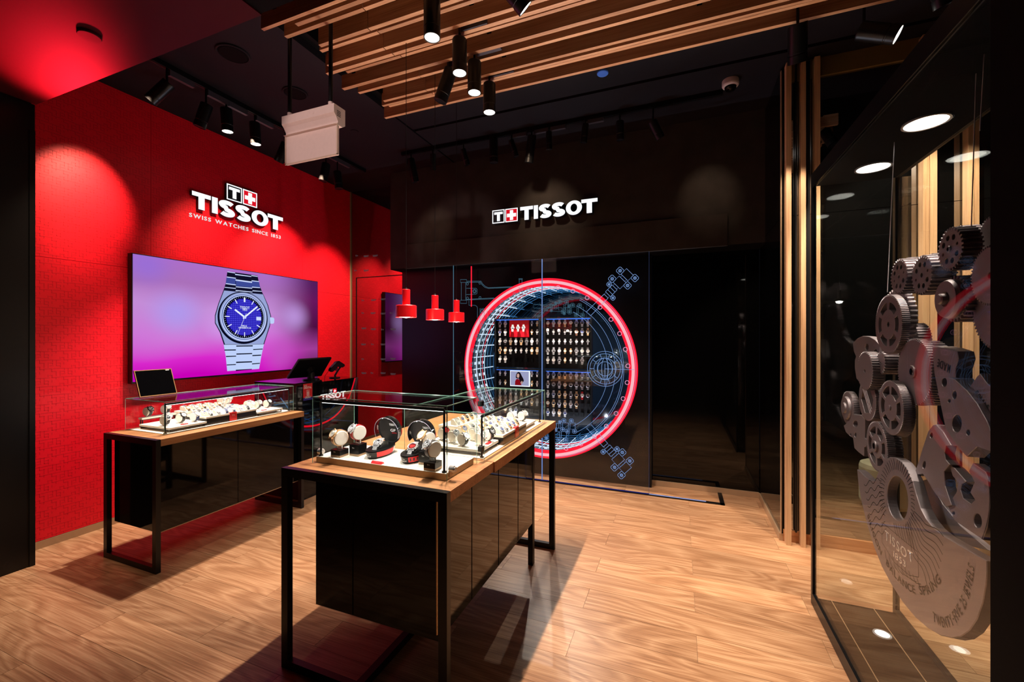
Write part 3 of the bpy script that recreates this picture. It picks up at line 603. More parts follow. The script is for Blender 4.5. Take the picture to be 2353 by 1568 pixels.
scr('watch_bracelet', [[(362, 138), (765, 195), (790, 320), (838, 445), (310, 392), (340, 300)]], SE['navy'], 1)
scr('watch_bracelet', [[(352, 215), (470, 232), (470, 318), (340, 300)], [(476, 262), (690, 290), (690, 352), (478, 335)], [(690, 270), (785, 280), (800, 360), (692, 350)]], SE['blue'], 2)
scr('bracelet_glint', [[(362, 140), (465, 155), (465, 165), (362, 150)], [(465, 172), (680, 203), (680, 213), (465, 186)], [(355, 208), (475, 225), (475, 236), (352, 219)], [(470, 245), (690, 275), (690, 293), (470, 262)], [(342, 296), (475, 314), (475, 326), (340, 308)], [(474, 340), (692, 358), (692, 370), (474, 350)],
     [(328, 347), (474, 362), (474, 372), (325, 356)], [(472, 388), (695, 410), (695, 420), (472, 400)], [(682, 190), (765, 202), (765, 212), (682, 200)], [(685, 258), (783, 270), (783, 280), (685, 270)], [(690, 343), (798, 352), (798, 362), (690, 355)], [(697, 392), (822, 402), (822, 410), (697, 404)]], SE['pale'], 3)
scr('watch_bracelet', [[(312, 1110), (850, 1110), (815, 1270), (785, 1440), (360, 1470), (340, 1270)]], SE['ice'], 2)
scr('bracelet_gap', [[(480, 1128), (700, 1125), (700, 1140), (480, 1143)], [(320, 1182), (475, 1180), (475, 1194), (322, 1196)], [(705, 1176), (832, 1170), (832, 1182), (705, 1188)], [(482, 1235), (692, 1228), (692, 1242), (482, 1250)], [(342, 1268), (478, 1264), (478, 1276), (343, 1282)], [(695, 1256), (812, 1250), (810, 1264), (695, 1270)],
     [(478, 1345), (690, 1338), (690, 1353), (478, 1362)], [(352, 1382), (474, 1376), (474, 1388), (353, 1394)], [(690, 1368), (795, 1360), (793, 1372), (690, 1380)], [(474, 1452), (688, 1440), (688, 1448), (474, 1468)]], SE['dark'], 4)
scr('watch_case', [[(310, 390), (840, 442), (905, 590), (945, 740), (930, 870), (852, 1112), (315, 1118), (260, 950), (195, 830), (195, 725), (240, 570)]], SE['navy'], 3)
scr('watch_case', [[(318, 394), (836, 446), (895, 590), (935, 740), (922, 860), (842, 1108), (330, 1112), (275, 950), (205, 825), (205, 730), (250, 570)]], SE['steel'], 4)
scr('watch_crown', [[(930, 752), (975, 756), (988, 775), (985, 825), (970, 838), (932, 836)]], SE['ice'], 4)
cy, cz = wc(588, 750); RD = (wc(588, 470)[1] - wc(588, 1030)[1]) / 2
ME = Matrix(((0, 0, 1, 0), (1, 0, 0, 0), (0, 1, 0, 0), (0, 0, 0, 1)))
def disc(name, r, mat, k, dy=0, dz=0): X = -4.4205 + 0.0004 * k; return MB().prism(circ(cy + dy, cz + dz, r, 64), X - .0003, X, 0, ME).build(name, mat, tv)
disc('bezel_shadow', RD * 1.24, SE['dark'], 5, -0.004, -0.008); disc('bezel_ring', RD * 1.17, SE['steel'], 6); disc('bezel_ring', RD * 1.12, SE['pale'], 7, 0.002, -0.004); disc('bezel_ring', RD * 1.08, SE['blue'], 8); disc('bezel_ring', RD * 1.045, SE['ice'], 9); disc('dial', RD, SE['dark'], 10); disc('dial', RD * 0.88, SE['dial'], 11)
mb = MB(); X = -4.4205 + 0.0004 * 12; st = RD * 0.088
for i in range(-10, 11):
    for j in range(-10, 11):
        if math.hypot(i, j) * st < RD * 0.84: mb.box((X - .0003, cy + (i - .33) * st, cz + (j - .3) * st), (X, cy + (i + .33) * st, cz + (j + .3) * st))
mb.build('dial_grid', SE['tile'], tv)['kind'] = 'stuff'
def bar(name, a, r0, r1, wd, mat, k):
    X = -4.4205 + 0.0004 * k; s, c = math.sin(a), math.cos(a); q = lambda r, t: (cy + r * RD * s + t * c, cz + r * RD * c - t * s)
    return MB().prism([q(r0, -wd), q(r1, -wd), q(r1, wd), q(r0, wd)], X - .0003, X, 0, ME).build(name, mat, tv)
for h in range(12):
    if h != 3: bar('hour_marker', h * PI / 6, 0.72, 0.94, 0.0045 if h else 0.009, SE['white'], 13)
m5 = MB(); 
for h in range(60):
    a = h * PI / 30; s, c = math.sin(a), math.cos(a); X = -4.4205 + 0.0004 * 13; q = lambda r, t: (cy + r * RD * s + t * c, cz + r * RD * c - t * s); m5.prism([q(.92, -.001), q(.97, -.001), q(.97, .001), q(.92, .001)], X - .0003, X, 0, ME)
m5.build('minute_track', SE['pale'], tv)
bar('hour_hand', math.radians(-55), -0.08, 0.58, 0.009, SE['white'], 15); bar('minute_hand', math.radians(50), -0.1, 0.86, 0.008, SE['white'], 16); bar('second_hand', math.radians(203), -0.2, 0.92, 0.0018, SE['white'], 17); disc('hand_hub', RD * 0.05, SE['ice'], 18)
p = wc(745, 745); q = wc(808, 795); boxo('date_window', (-4.4160, p[0], q[1]), (-4.4156, q[0], p[1]), SE['pale'], tv)
for s, (x0, y0, x1, y1) in (('TISSOT', (525, 610, 655, 636)), ('1853', (562, 640, 622, 662)), ('PRX', (552, 858, 622, 880)), ('POWERMATIC 80', (508, 885, 672, 902))):
    a = wc(x0, y1); b = wc(x1, y0); text('dial_lettering', s, EAST((-4.4155, a[0], a[1])), b[0] - a[0], b[1] - a[1], SE['white'], tv, 0.01, 0.0006)
# ---- brand sign letters
SPANS = [('T', 742, 988), ('I', 1003, 1083), ('S', 1098, 1333), ('S', 1340, 1580), ('O', 1593, 1877), ('T', 1865, 2143)]
def letter_shape(ch, wd, ht):
    if ch == 'T': return [[(0, ht), (0, ht * 0.745), (wd * 0.335, ht * 0.745), (wd * 0.335, 0), (wd * 0.665, 0), (wd * 0.665, ht * 0.745), (wd, ht * 0.745), (wd, ht)]]
    if ch == 'I': return [[(0, 0), (wd, 0), (wd, ht), (0, ht)]]
    if ch == 'O': return [circ(wd / 2, ht / 2, wd / 2, 40, ht * 0.515), circ(wd / 2, ht / 2, wd * 0.205, 32, ht * 0.29)]
    # S: left and right borders of a heavy stroke
    cl = [(0.5 + 0.335 * math.cos(math.radians(22 + 248 * i / 15)), 0.735 + 0.150 * math.sin(math.radians(22 + 248 * i / 15))) for i in range(15)] + [(0.42, 0.565), (0.5, 0.5), (0.58, 0.435)]
    cl = cl[:-3] + [(0.5 + 0.335 * math.cos(math.radians(90 - 248 * i / 15)), 0.265 + 0.150 * math.sin(math.radians(90 - 248 * i / 15))) for i in range(16)]
    L_, R_ = [], []
    for i, p in enumerate(cl):
        a = cl[max(0, i - 1)]; b = cl[min(len(cl) - 1, i + 1)]; tx, ty = (b[0] - a[0]) * wd, (b[1] - a[1]) * ht; n = math.hypot(tx, ty) or 1; tx /= n; ty /= n
        hx_ = 0.17 * wd; hy_ = 0.135 * ht
        L_.append((p[0] * wd - ty * hx_, p[1] * ht + tx * hy_)); R_.append((p[0] * wd + ty * hx_, p[1] * ht - tx * hy_))
    return (L_, R_)
def ribbon(name, L_, R_, t, M, parent, face, side):
    m = MB(); k = len(L_); vs = [(x, y, z) for z in (0, t) for x, y in L_ + R_]
    for i in range(k - 1):
        a, b, c, d = i, i + 1, k + i + 1, k + i
        m.add([vs[2 * k + j] for j in (a, b, c, d)], [(3, 2, 1, 0)], 0); m.add([vs[j] for j in (a, b, c, d)], [(0, 1, 2, 3)], 1)
        m.add([vs[a], vs[b], vs[2 * k + b], vs[2 * k + a]], [(0, 1, 2, 3)], 1); m.add([vs[d], vs[c], vs[2 * k + c], vs[2 * k + d]], [(3, 2, 1, 0)], 1)
    for i in (0, k - 1): m.add([vs[i], vs[k + i], vs[3 * k + i], vs[2 * k + i]], [(0, 1, 2, 3)], 1)
    m.v = [tuple(M @ Vector(q)) for q in m.v]; return m.build(name, [face, side], parent)
def solid(name, loops, t, M, parent, face, side):
    me = curve_mesh(loops, t); me.polygons.foreach_set('use_smooth', [False] * len(me.polygons)); me.materials.clear(); me.materials.append(face); me.materials.append(side)
    for p in me.polygons:
        if p.normal.z < 0.5: p.material_index = 1
    me.transform(Matrix.Translation(-rootloc(parent)) @ M @ Matrix.Translation((0, 0, t / 2))); me.name = name
    o = bpy.data.objects.new(name, me); COL.objects.link(o); o.parent = parent; return o
BSIDE = pbr('letter_return', (0.01, 0.012, 0.02), 0.4)
def wordmark(parent, F, wd, ht, t):
    for ch, a, b in SPANS:
        x0 = (a - 742) / 1401 * wd; x1 = (b - 742) / 1401 * wd
        A = F @ Matrix.Translation((x0, 0, 0)); sh = letter_shape(ch, x1 - x0, ht)
        if ch == 'S': ribbon('letter_s', *sh, t, A, parent, E_WHITE, BSIDE)
        else: solid('letter_' + ch.lower(), sh, t, A, parent, E_WHITE, BSIDE)
def emblem(parent, F, s, t):
    """two square badges side by side: T on black, white cross on red; s = size, gap between"""
    sq = lambda x0, i: [(x0 + i, i), (x0 + s - i, i), (x0 + s - i, s - i), (x0 + i, s - i)]
    k = s * 0.07; x2 = s * 1.06
    for x0, bodym in ((0, BSIDE), (x2, E_RED)):
        solid('badge_body', [sq(x0, k)], t * 0.96, F, parent, bodym, BSIDE); solid('badge_frame', [sq(x0, 0), sq(x0, k)[::-1]], t, F, parent, E_WHITE, BSIDE)
    T_ = [(x + s * 0.15, y + s * 0.16) for x, y in letter_shape('T', s * 0.70, s * 0.68)[0]]
    solid('badge_letter', [T_], 0.004, F @ Matrix.Translation((0, 0, t * 0.96)), parent, E_WHITE, E_WHITE)
    a, b = 0.14, 0.38; c = 0.5; cr = [(c - a * .9, a), (c + a * .9, a), (c + a * .9, c - a * .9), (1 - a, c - a * .9), (1 - a, c + a * .9), (c + a * .9, c + a * .9), (c + a * .9, 1 - a), (c - a * .9, 1 - a), (c - a * .9, c + a * .9), (a, c + a * .9), (a, c - a * .9), (c - a * .9, c - a * .9)]
    solid('badge_cross', [[(x2 + x * s, y * s) for x, y in cr]], 0.004, F @ Matrix.Translation((0, 0, t * 0.96)), parent, E_WHITE, E_WHITE)
sg = thing('brand_sign', 'white lit TISSOT sign with emblem and tagline on the red wall', 'sign', (-4.49, 3.2, 2.8))
wordmark(sg, EAST((-4.495, 2.697, 2.883)), 1.025, 0.166, 0.035)
emblem(sg, EAST((-4.495, 3.04, 3.07)), 0.168, 0.035)
TGW = emit('tagline_white', (0.9, 0.9, 0.9), 0.9); xo = 0.0
TW = {c: text_mesh(c, .012, .5) for c in set('SWISSWATCHESSINCE1853')}; tot = sum((.50 if c == ' ' else TW[c][2] - TW[c][1] + .19) for c in 'SWISS WATCHES SINCE 1853') - .19
for c in 'SWISS WATCHES SINCE 1853':
    if c == ' ': xo += .50; continue
    wc_ = TW[c][2] - TW[c][1]; text('tagline_letter', c, EAST((-4.499, 2.694 + xo / tot * 1.027, 2.795)), wc_ / tot * 1.027, .040, TGW, sg, .012, .004); xo += wc_ + .19
s2 = thing('brand_sign', 'white lit TISSOT sign with emblem on the dark fascia', 'sign', (-1.4, 4.52, 2.91))
wordmark(s2, FRONT((-1.664, 4.528, 2.917)), 0.866, 0.150, 0.085)
emblem(s2, FRONT((-2.007, 4.528, 2.914)), 0.152, 0.085)
# ================================================================== WATCHES
def dial_parts(mb_case, mb_dial, mb_mark, A, r, t, chrono=False):
    """watch head along local +z of A (6 o'clock = local -y)"""
    mb_case.lathe([(0, 0), (r * .92, 0), (r, t * .25), (r, t * .7), (r * .9, t), (r * .80, t * .92), (r * .78, t * .80)], 26, 0, A)
    mb_case.box((r * .98, -r * .1, t * .25), (r * 1.16, r * .1, t * .65), 0, A)
    if chrono:
        for s in (-1, 1): mb_case.box((r * .82, s * r * .55 - r * .08, t * .3), (r * 1.06, s * r * .55 + r * .08, t * .6), 0, A)
    for s in (-1, 1):
        for x in (-1, 1): mb_case.box((x * r * .62 - r * .1, s * r * .75, t * .1), (x * r * .62 + r * .1, s * r * 1.16, t * .5), 0, A)
    mb_dial.lathe([(0, t * .82), (r * .79, t * .82)], 26, 0, A)
    for h in range(12):
        B = A @ Matrix.Rotation(h * PI / 6, 4, 'Z'); mb_mark.box((-r * .035, r * .56, t * .83), (r * .035, r * .72, t * .86), 0, B)
    for a, L_ in ((0.9, .5), (-1.0, .66)):
        B = A @ Matrix.Rotation(a, 4, 'Z'); mb_mark.box((-r * .035, -r * .1, t * .86), (r * .035, r * L_, t * .9), 0, B)
    if chrono:
        for x, y in ((-.36, 0), (.36, 0), (0, -.36)): mb_mark.lathe([(r * .17, t * .835), (r * .21, t * .86), (r * .23, t * .835)], 14, 0, A @ Matrix.Translation((x * r, y * r, 0)))
WMATS = {'steel': (STEEL, STEEL), 'gold': (GOLD, GOLD), 'black': (STEEL, LEATHER), 'brown': (GOLD, BROWN), 'blue': (STEEL, BLUEL), 'red': (STEEL, REDL), 'dark': (BLACKM, LEATHER), 'tan': (GOLD, LEATHER)}
DM = {'black': (D_BLACK, WHITE), 'white': (D_WHITE, BLKP), 'blue': (D_BLUE, WHITE), 'silver': (D_SILV, BLKP), 'red': (D_RED, BLKP)}
SNAME = {'steel': 'steel bracelet', 'gold': 'gold bracelet', 'black': 'black strap', 'brown': 'brown strap', 'blue': 'blue strap', 'red': 'red strap', 'dark': 'all black', 'tan': 'gold and black'}
MC = {}
def drum_meshes(R, r, st, di, chrono):
    """watch wrapped round a drum of radius R whose axis is local y, the head towards +x and up"""
    k = ('d', R, r, st, di, chrono)
    if k in MC: return MC[k]
    c, d, mk, sb = MB(), MB(), MB(), MB(); cm, sm = WMATS[st]; dm, km = DM[di]; w_ = r * .52
    ry = Matrix.Rotation(-PI / 2, 4, 'X')                 # lathe axis -> +y
    n = 40; a0, a1 = math.radians(-38 + 62), math.radians(-38 + 298 + 40)
    sb.lathe([(R + .0005, -w_), (R + .003, -w_), (R + .003, w_), (R + .0005, w_)], n, 0, Matrix.Rotation(PI / 2, 4, 'X') @ Matrix.Rotation(0, 4, 'Z'), a0=math.radians(38 + 26), a1=math.radians(38 + 334))
    if st in ('steel', 'gold'):
        for i in range(26):
            a = math.radians(38 + 30 + i * 300 / 25); A = Matrix.Rotation(PI / 2, 4, 'X') @ Matrix.Rotation(a, 4, 'Z') @ Matrix.Translation((R + .003, 0, 0)); sb.box((0, -.0028, -w_ * .96), (.0012, .0028, w_ * .96), 0, A)
    ang = math.radians(38); nrm = Vector((math.cos(ang), 0, math.sin(ang)))
    A = frame(nrm * (R + .001), (0, 1, 0), (-math.sin(ang), 0, math.cos(ang)))
    dial_parts(c, d, mk, A, r, r * .5, chrono)
    MC[k] = [('strap', sb.mesh('strap', sm)), ('watch_case', c.mesh('watch_case', cm)), ('dial', d.mesh('dial', dm)), ('dial_marks', mk.mesh('dial_marks', km))]
    return MC[k]
def hang(root, parts):
    for n_, me in parts: o = bpy.data.objects.new(n_, me); COL.objects.link(o); o.parent = root
DRUM = {}
def drum_stand(R, foot):
    if (R, foot) not in DRUM:
        d = MB().lathe([(0, -R * .52), (R * .93, -R * .52), (R, -R * .45), (R, R * .45), (R * .93, R * .52), (0, R * .52)], 36, 0, Matrix.Translation((0, 0, foot + R)) @ Matrix.Rotation(PI / 2, 4, 'X'))
        f = MB()
        for s in (-1, 1): f.box((-.002, s * R * .30 - .002, 0), (.004, s * R * .30 + .002, foot + R * .2))
        f.box((-.006, -R * .5, 0), (.008, R * .5, .002)); DRUM[(R, foot)] = [('drum', d.mesh('drum', CREAM)), ('foot', f.mesh('foot', CREAM))]
    return DRUM[(R, foot)]
def on_drum(x, y, z, rz, R, r, foot, st, di, where, grp, chrono=True):
    s = thing('watch_stand', 'round cream watch stand, %s' % where, 'watch stand', (x, y, z), grp + ' stands', rz); hang(s, drum_stand(R, foot))
    t = thing('wristwatch', '%s watch, %s dial, %s' % (SNAME[st], di, where), 'watch', (x, y, z + foot + R), grp, rz); hang(t, drum_meshes(R, r, st, di, chrono))
def pillow_meshes(st, di):
    k = ('p', st, di)
    if k in MC: return MC[k]
    c, d, mk, sb = MB(), MB(), MB(), MB(); cm, sm = WMATS[st]; dm, km = DM[di]
    a = Vector((.027, 0, .010)); b = Vector((0, 0, .034)); u = (b - a).normalized(); A = frame((a + b) / 2, (0, 1, 0), u)
    sb.box((-.0085, -.019, .0), (.0085, .0215, .0035), 0, A); sb.box((-.008, -.026, -.004), (.008, -.018, .0025), 0, A); sb.box((-.008, .019, -.006), (.008, .026, .002), 0, A)
    for i in range(-4, 5): sb.box((-.0082, i * .0048 - .0016, .0034), (.0082, i * .0048 + .0016, .0044), 0, A)
    dial_parts(c, d, mk, A @ Matrix.Translation((0, 0, .003)), .0155, .007, False)
    MC[k] = [('strap', sb.mesh('strap', sm)), ('watch_case', c.mesh('watch_case', cm)), ('dial', d.mesh('dial', dm)), ('dial_marks', mk.mesh('dial_marks', km))]
    return MC[k]
cm_ = MB().prism([(-.022, 0), (.029, 0), (.030, .008), (.002, .0335), (-.012, .036), (-.022, .030)], -.0195, .0195, 0, Matrix(((1, 0, 0, 0), (0, 0, 1, 0), (0, 1, 0, 0), (0, 0, 0, 1)))).mesh('watch_cushion', CREAM)
def on_pillow(x, y, z, rz, st, di, where, grp):
    o = bpy.data.objects.new('watch_cushion', cm_); COL.objects.link(o); o.location = (x, y, z); o.rotation_euler = (0, 0, rz); tag(o, 'white wedge cushion, %s' % where, 'cushion', grp + ' cushions')
    t = thing('wristwatch', '%s watch with %s dial, %s' % (SNAME[st], di, where), 'watch', (x, y, z), grp, rz); hang(t, pillow_meshes(st, di))
ORD = ['first', 'second', 'third', 'fourth', 'fifth', 'sixth', 'seventh', 'eighth']
def riser(name, label, x0, x1, y0, y1, zt, zb, legs=True):
    t = thing(name, label, 'display riser', ((x0 + x1) / 2, (y0 + y1) / 2, zb)); boxo('board', (x0, y0, zt - .014), (x1, y1, zt), CREAM, t, 0.0015)
    m = MB()
    if legs:
        e = .006
        for x in (x0 + .008, x1 - .008 - e):
            m.box((x, y0 + .006, zb), (x + e, y1 - .006, zb + e)); m.box((x, y0 + .006, zt - .02), (x + e, y1 - .006, zt - .014))
            for y in (y0 + .006, y1 - .012): m.box((x, y, zb + e), (x + e, y + e, zt - .014))
        for y in (y0 + .006, y1 - .012): m.box((x0 + .014, y, zt - .02), (x1 - .014, y + e, zt - .014))
    m.build('wire_frame', BLACKM, t) if legs else None
    return t
def block(label, x0, x1, y0, y1, zt, zb, face=BLACKM):
    t = thing('display_riser', label, 'display riser', ((x0 + x1) / 2, (y0 + y1) / 2, zb)); boxo('body', (x0, y0, zb), (x1, y1, zt - .014), face, t); boxo('felt_top', (x0 - .004, y0 - .004, zt - .014), (x1 + .004, y1 + .004, zt), CREAM, t, 0.0015); return t
def price_tab(label, x, y, z, rz, w_=.045, h=.008):
    t = thing('red_label', label, 'label', (x, y, z), None, rz)
    m = MB(); m.prism([(-.012, 0), (.012, 0), (.004, h), (-.004, h)], -w_ / 2, w_ / 2, 0, Matrix(((1, 0, 0, 0), (0, 0, 1, 0), (0, 1, 0, 0), (0, 0, 0, 1)))); m.build('wedge', REDP, t, True)
    s = MB(); 
    for i in range(6): s.box((.0088 - .004, -.012 + i * .0042, h * .45), (.0094 - .0035, -.009 + i * .0042, h * .8))
    s.build('white_print', WHITE, t, True)
# ---------------- left case
ZL = 0.9100
riser('display_riser', 'low cream board on wire legs at the near end of the long case', -3.80, -3.435, 1.925, 2.186, 0.943, ZL); riser('display_riser', 'small raised board on wire legs at the back left of the long case', -3.858, -3.812, 1.95, 2.19, 0.985, ZL)
riser('display_riser', 'low cream board on wire legs at the far end of the long case', -3.80, -3.43, 2.615, 2.86, 0.945, ZL)
block('long black box with cream top in the middle of the long case', -3.70, -3.449, 2.192, 2.61, 0.976, ZL); block('tall cream block at the back of the long case, behind the black box', -3.84, -3.71, 2.192, 2.61, 1.000, ZL, CREAM)
pool = [('black', 'white'), ('blue', 'white'), ('brown', 'white'), ('steel', 'silver'), ('steel', 'blue'), ('gold', 'white'), ('blue', 'blue'), ('black', 'black'), ('tan', 'white'), ('steel', 'white')]
rnd = random.Random(3)
for x, y, z, st, di, wh in ((-3.835, 2.00, .985, 'dark', 'black', 'back left corner of the long case, nearest'), (-3.835, 2.12, .985, 'black', 'silver', 'back left of the long case, next in'),
                            (-3.56, 1.965, .943, 'black', 'black', 'front left corner of the long case'), (-3.66, 2.03, .943, 'steel', 'silver', 'behind the front left watch in the long case'),
                            (-3.565, 2.075, .943, 'dark', 'white', 'middle of the near board, long case'), (-3.515, 2.145, .943, 'blue', 'white', 'near board beside the black box, long case'),
                            (-3.60, 2.665, .945, 'steel', 'white', 'far board of the long case, nearest the black box'), (-3.68, 2.70, .945, 'steel', 'silver', 'far board of the long case, back row'),
                            (-3.60, 2.735, .945, 'black', 'silver', 'far board of the long case, second'), (-3.57, 2.81, .945, 'dark', 'white', 'far board of the long case, last on the right'),
                            (-3.79, 2.535, 1.0, 'steel', 'white', 'tall back block of the long case, left of two'), (-3.79, 2.59, 1.0, 'steel', 'silver', 'tall back block of the long case, right of two')):
    on_drum(x, y, z, 0.12, .0325, .0215, .008, st, di, wh, 'watches on round stands in the long case', False)
for r_, (x, z, n, y0) in enumerate(((-3.485, .976, 6, 2.235), (-3.548, .976, 6, 2.225), (-3.611, .976, 6, 2.235), (-3.668, .976, 6, 2.225), (-3.745, 1.0, 5, 2.225), (-3.80, 1.0, 4, 2.225))):
    for k in range(n):
        st, di = pool[(r_ * 3 + k * 7 + rnd.randrange(3)) % len(pool)]
        on_pillow(x, y0 + k * .062 + (r_ % 2) * .012, z, 0.0, st, di, '%s of the %s row in the long case' % (ORD[k], ORD[r_]), 'watches on cushions in the long case')
price_tab('small red label on the near board of the long case', -3.47, 2.045, .943, 0); price_tab('small red label on the far board of the long case', -3.47, 2.70, .945, 0)
t = MB().box((-3.4475, 2.372, .911), (-3.4425, 2.432, .972)).box((-3.462, 2.372, .972), (-3.4425, 2.432, .9785)).build('brand_plaque', REDP); tag(t, 'red brand plaque on the black box in the long case', 'plaque')
text('plaque_print', 'T+', EAST((-3.4425, 2.392, .950)), .022, .010, WHITE, t, .01, .0006)
# ---------------- front case: four watches on black blocks, two helmet boxes
ZF = 1.0
def pedestal(x, y, h, label):
    t = thing('watch_pedestal', label, 'pedestal', (x, y, ZF)); e = .030
    boxo('base', (x - e, y - e, ZF), (x + e, y + e, ZF + .010), BRONZE, t); boxo('block', (x - e, y - e, ZF + .010), (x + e, y + e, ZF + h), BLACKM, t, 0.001)
    text('emblem', 'T+', FRONT((x - .012, y - e, ZF + h * .62)), .014, .007, WHITE, t, .02, .0005)
    f = MB(); 
    for s in (-1, 1): f.box((x + s * .014 - .002, y - .003, ZF + h), (x + s * .014 + .002, y + .003, ZF + h + .030))
    f.box((x - .016, y - .003, ZF + h), (x + .016, y + .003, ZF + h + .003)); f.build('holder', CREAM, t)
    d = MB().lathe([(0, -.019), (.034, -.019), (.0365, -.016), (.0365, .016), (.034, .019), (0, .019)], 40, 0, Matrix.Translation((x, y, ZF + h + .056)) @ Matrix.Rotation(math.radians(-20), 4, 'Z') @ Matrix.Rotation(PI / 2, 4, 'Y')); d.build('drum', CREAM, t)
for x, y, h, st, di, lb_, lw in ((-1.600, 1.665, .036, 'gold', 'white', 'leftmost low black pedestal in the front case', 'gold and steel watch with white dial on the leftmost pedestal'), (-1.530, 1.718, .058, 'red', 'black', 'taller black pedestal holding the red strap watch', 'chronograph with red strap on the taller left pedestal'),
                                 (-1.118, 1.722, .058, 'tan', 'white', 'taller black pedestal on the right, partly hidden', 'gold cased watch with white dial on the rear right pedestal'), (-1.045, 1.655, .036, 'black', 'black', 'low black pedestal at the right front of the front case', 'black strap chronograph on the front right pedestal')):
    pedestal(x, y, h, lb_)
    t = thing('wristwatch', lw, 'watch', (x, y, ZF + h + .056), 'watches on black pedestals', math.radians(-90 - 20)); hang(t, drum_meshes(.0368, .0235, st, di, True))
VRIM = pbr('visor_rim_plastic', hx(190, 184, 200), .2)
def helmet(x, y, rz, label, wlabel, stripe, dial):
    t = thing('helmet_watch_box', label, 'watch box', (x, y, ZF), 'helmet watch boxes', rz); LX, LY = .056, .104
    B = MB().lathe([(0, .0), (.80, 0), (.90, .006), (1.0, .034), (.985, .040), (.86, .038), (0, .036)], 48, 0, None, LX, LY)
    B.build('tray', BLACKM, t, True)
    S = MB().lathe([(.915, .0085), (1.002, .0345)], 20, 0, None, LX * 1.004, LY * 1.004, math.radians(-55 if stripe == 'flag' else -72), math.radians(20 if stripe == 'flag' else -12)); S.build('side_print', REDP, t, True)
    if stripe == 'flag': MB().lathe([(.915, .0085), (1.002, .0345)], 8, 0, None, LX * 1.005, LY * 1.005, math.radians(20), math.radians(42)).build('side_print', WHITE, t, True)
    else:
        for i in range(4): MB().lathe([(.94, .014), (.985, .029)], 4, 0, None, LX * 1.007, LY * 1.007, math.radians(-66 + i * 14), math.radians(-60 + i * 14)).build('side_print', BLKP, t, True)
    # watch cushion and watch
    A = Matrix.Translation((0, -.012, .036)) @ Matrix.Rotation(-PI / 2, 4, 'Z')
    MB().prism([(-.045, 0), (.035, 0), (.032, .012), (-.012, .036), (-.036, .028)], -.026, .026, 0, A @ Matrix(((1, 0, 0, 0), (0, 0, 1, 0), (0, 1, 0, 0), (0, 0, 0, 1)))).build('pillow', LEATHER, t, True)
    c, d, mk, sb = MB(), MB(), MB(), MB(); H_ = frame((0, -.012 - .012, .036 + .0265), (1, 0, 0), (0, .88, .48)); dial_parts(c, d, mk, H_, .024, .011, True)
    for i in range(7): sb.box((-.011, -.024 - .005 * i - .0042, -.002 - .0022 * i), (.011, -.024 - .005 * i, .004 - .0022 * i), 0, H_)
    for i in range(4): sb.box((-.011, .024 + .005 * i, -.002 - .002 * i), (.011, .0282 + .005 * i, .004 - .002 * i), 0, H_)
    wt = thing('wristwatch', wlabel, 'watch', (x, y, ZF), None, rz)
    sb.build('bracelet', STEEL, wt, True); c.build('watch_case', STEEL, wt, True); d.build('dial', D_BLACK, wt, True); mk.build('dial_marks', REDP if dial == 'red' else WHITE, wt, True)
    if dial == 'red': MB().lathe([(0, .0095), (.010, .0095)], 18, 0, H_).build('dial_centre', D_RED, wt, True)
    # open lid standing at the back, bowl facing the front
    HM = Matrix.Translation((0.004, .078, .112)) @ Matrix.Rotation(math.radians(12), 4, 'X')
    L1 = MB().lathe([(0, -.034), (.03, -.0335), (.050, -.026), (.064, -.012), (.068, .004), (.066, .004), (.062, -.010), (.048, -.0235), (0, -.031)], 48, 0, HM @ Matrix.Rotation(PI / 2, 4, 'X'), 1, 1.12); L1.build('lid_shell', BLACKM, t, True)
    MB().lathe([(.0665, .004), (.071, .012), (.0705, .034), (.068, .036), (.0685, .012)], 40, 0, HM @ Matrix.Rotation(PI / 2, 4, 'X'), 1, 1.12, math.radians(-25), math.radians(205)).build('visor', VISOR, t, True)
    MB().lathe([(.0708, .033), (.0716, .0345), (.0708, .036), (.0700, .0345), (.0708, .033)], 34, 0, HM @ Matrix.Rotation(PI / 2, 4, 'X'), 1, 1.12, math.radians(-25), math.radians(205)).build('visor_rim', VRIM, t, True)
    for a0, a1, mt in ((-75, -40, REDP), (-40, -22, WHITE), (-22, 2, REDP)): MB().lathe([(.0655, -.012), (.0695, .004)], 8, 0, HM @ Matrix.Rotation(PI / 2, 4, 'X'), 1.01, 1.13, math.radians(a0), math.radians(a1)).build('lid_stripe', mt, t, True)
    MB().lathe([(0, .0), (.060, .0), (.066, .003)], 40, 0, HM @ Matrix.Rotation(PI / 2, 4, 'X'), 1, 1.12).build('lid_lining', BLKP, t, True)
    F_ = lambda px_, pz, y_=.0: HM @ frame((px_, -.0012, pz), (1, 0, 0), (0, 0, 1))
    def loc_text(nm_, s, M, wd, ht, mt):
        o = text(nm_, s, M, wd, ht, mt, None, .012, .0006); o.parent = t
    loc_text('lid_print', 'TISSOT', F_(.000, .022, .019), .040, .012, WHITE); loc_text('lid_print', 'GP', F_(.004, -.012, .019), .030, .016, WHITE if stripe == 'flag' else REDP); loc_text('lid_print', 'MOTO', F_(.012, -.022, .019), .026, .006, REDP)
    for k_, (s, yy, hh) in enumerate((('TISSOT', .013, .008), ('T+', .0235, .005))):
        loc_text('tray_print', s, frame((-.022 if k_ == 0 else -.006, -LY * .972 - .003 + k_ * -.003, yy), (1, 0, 0), (0, -.28, 1)), .036 if k_ == 0 else .012, hh, WHITE)
    return t
helmet(-1.425, 1.765, math.radians(6), 'black helmet watch box with red and white flag stripes, lid open', 'steel watch with black dial in the left helmet box', 'flag', 'white')
helmet(-1.215, 1.762, math.radians(6), 'black helmet watch box with red graphic on its side, lid open', 'steel watch with red and black dial in the right helmet box', 'red', 'red')
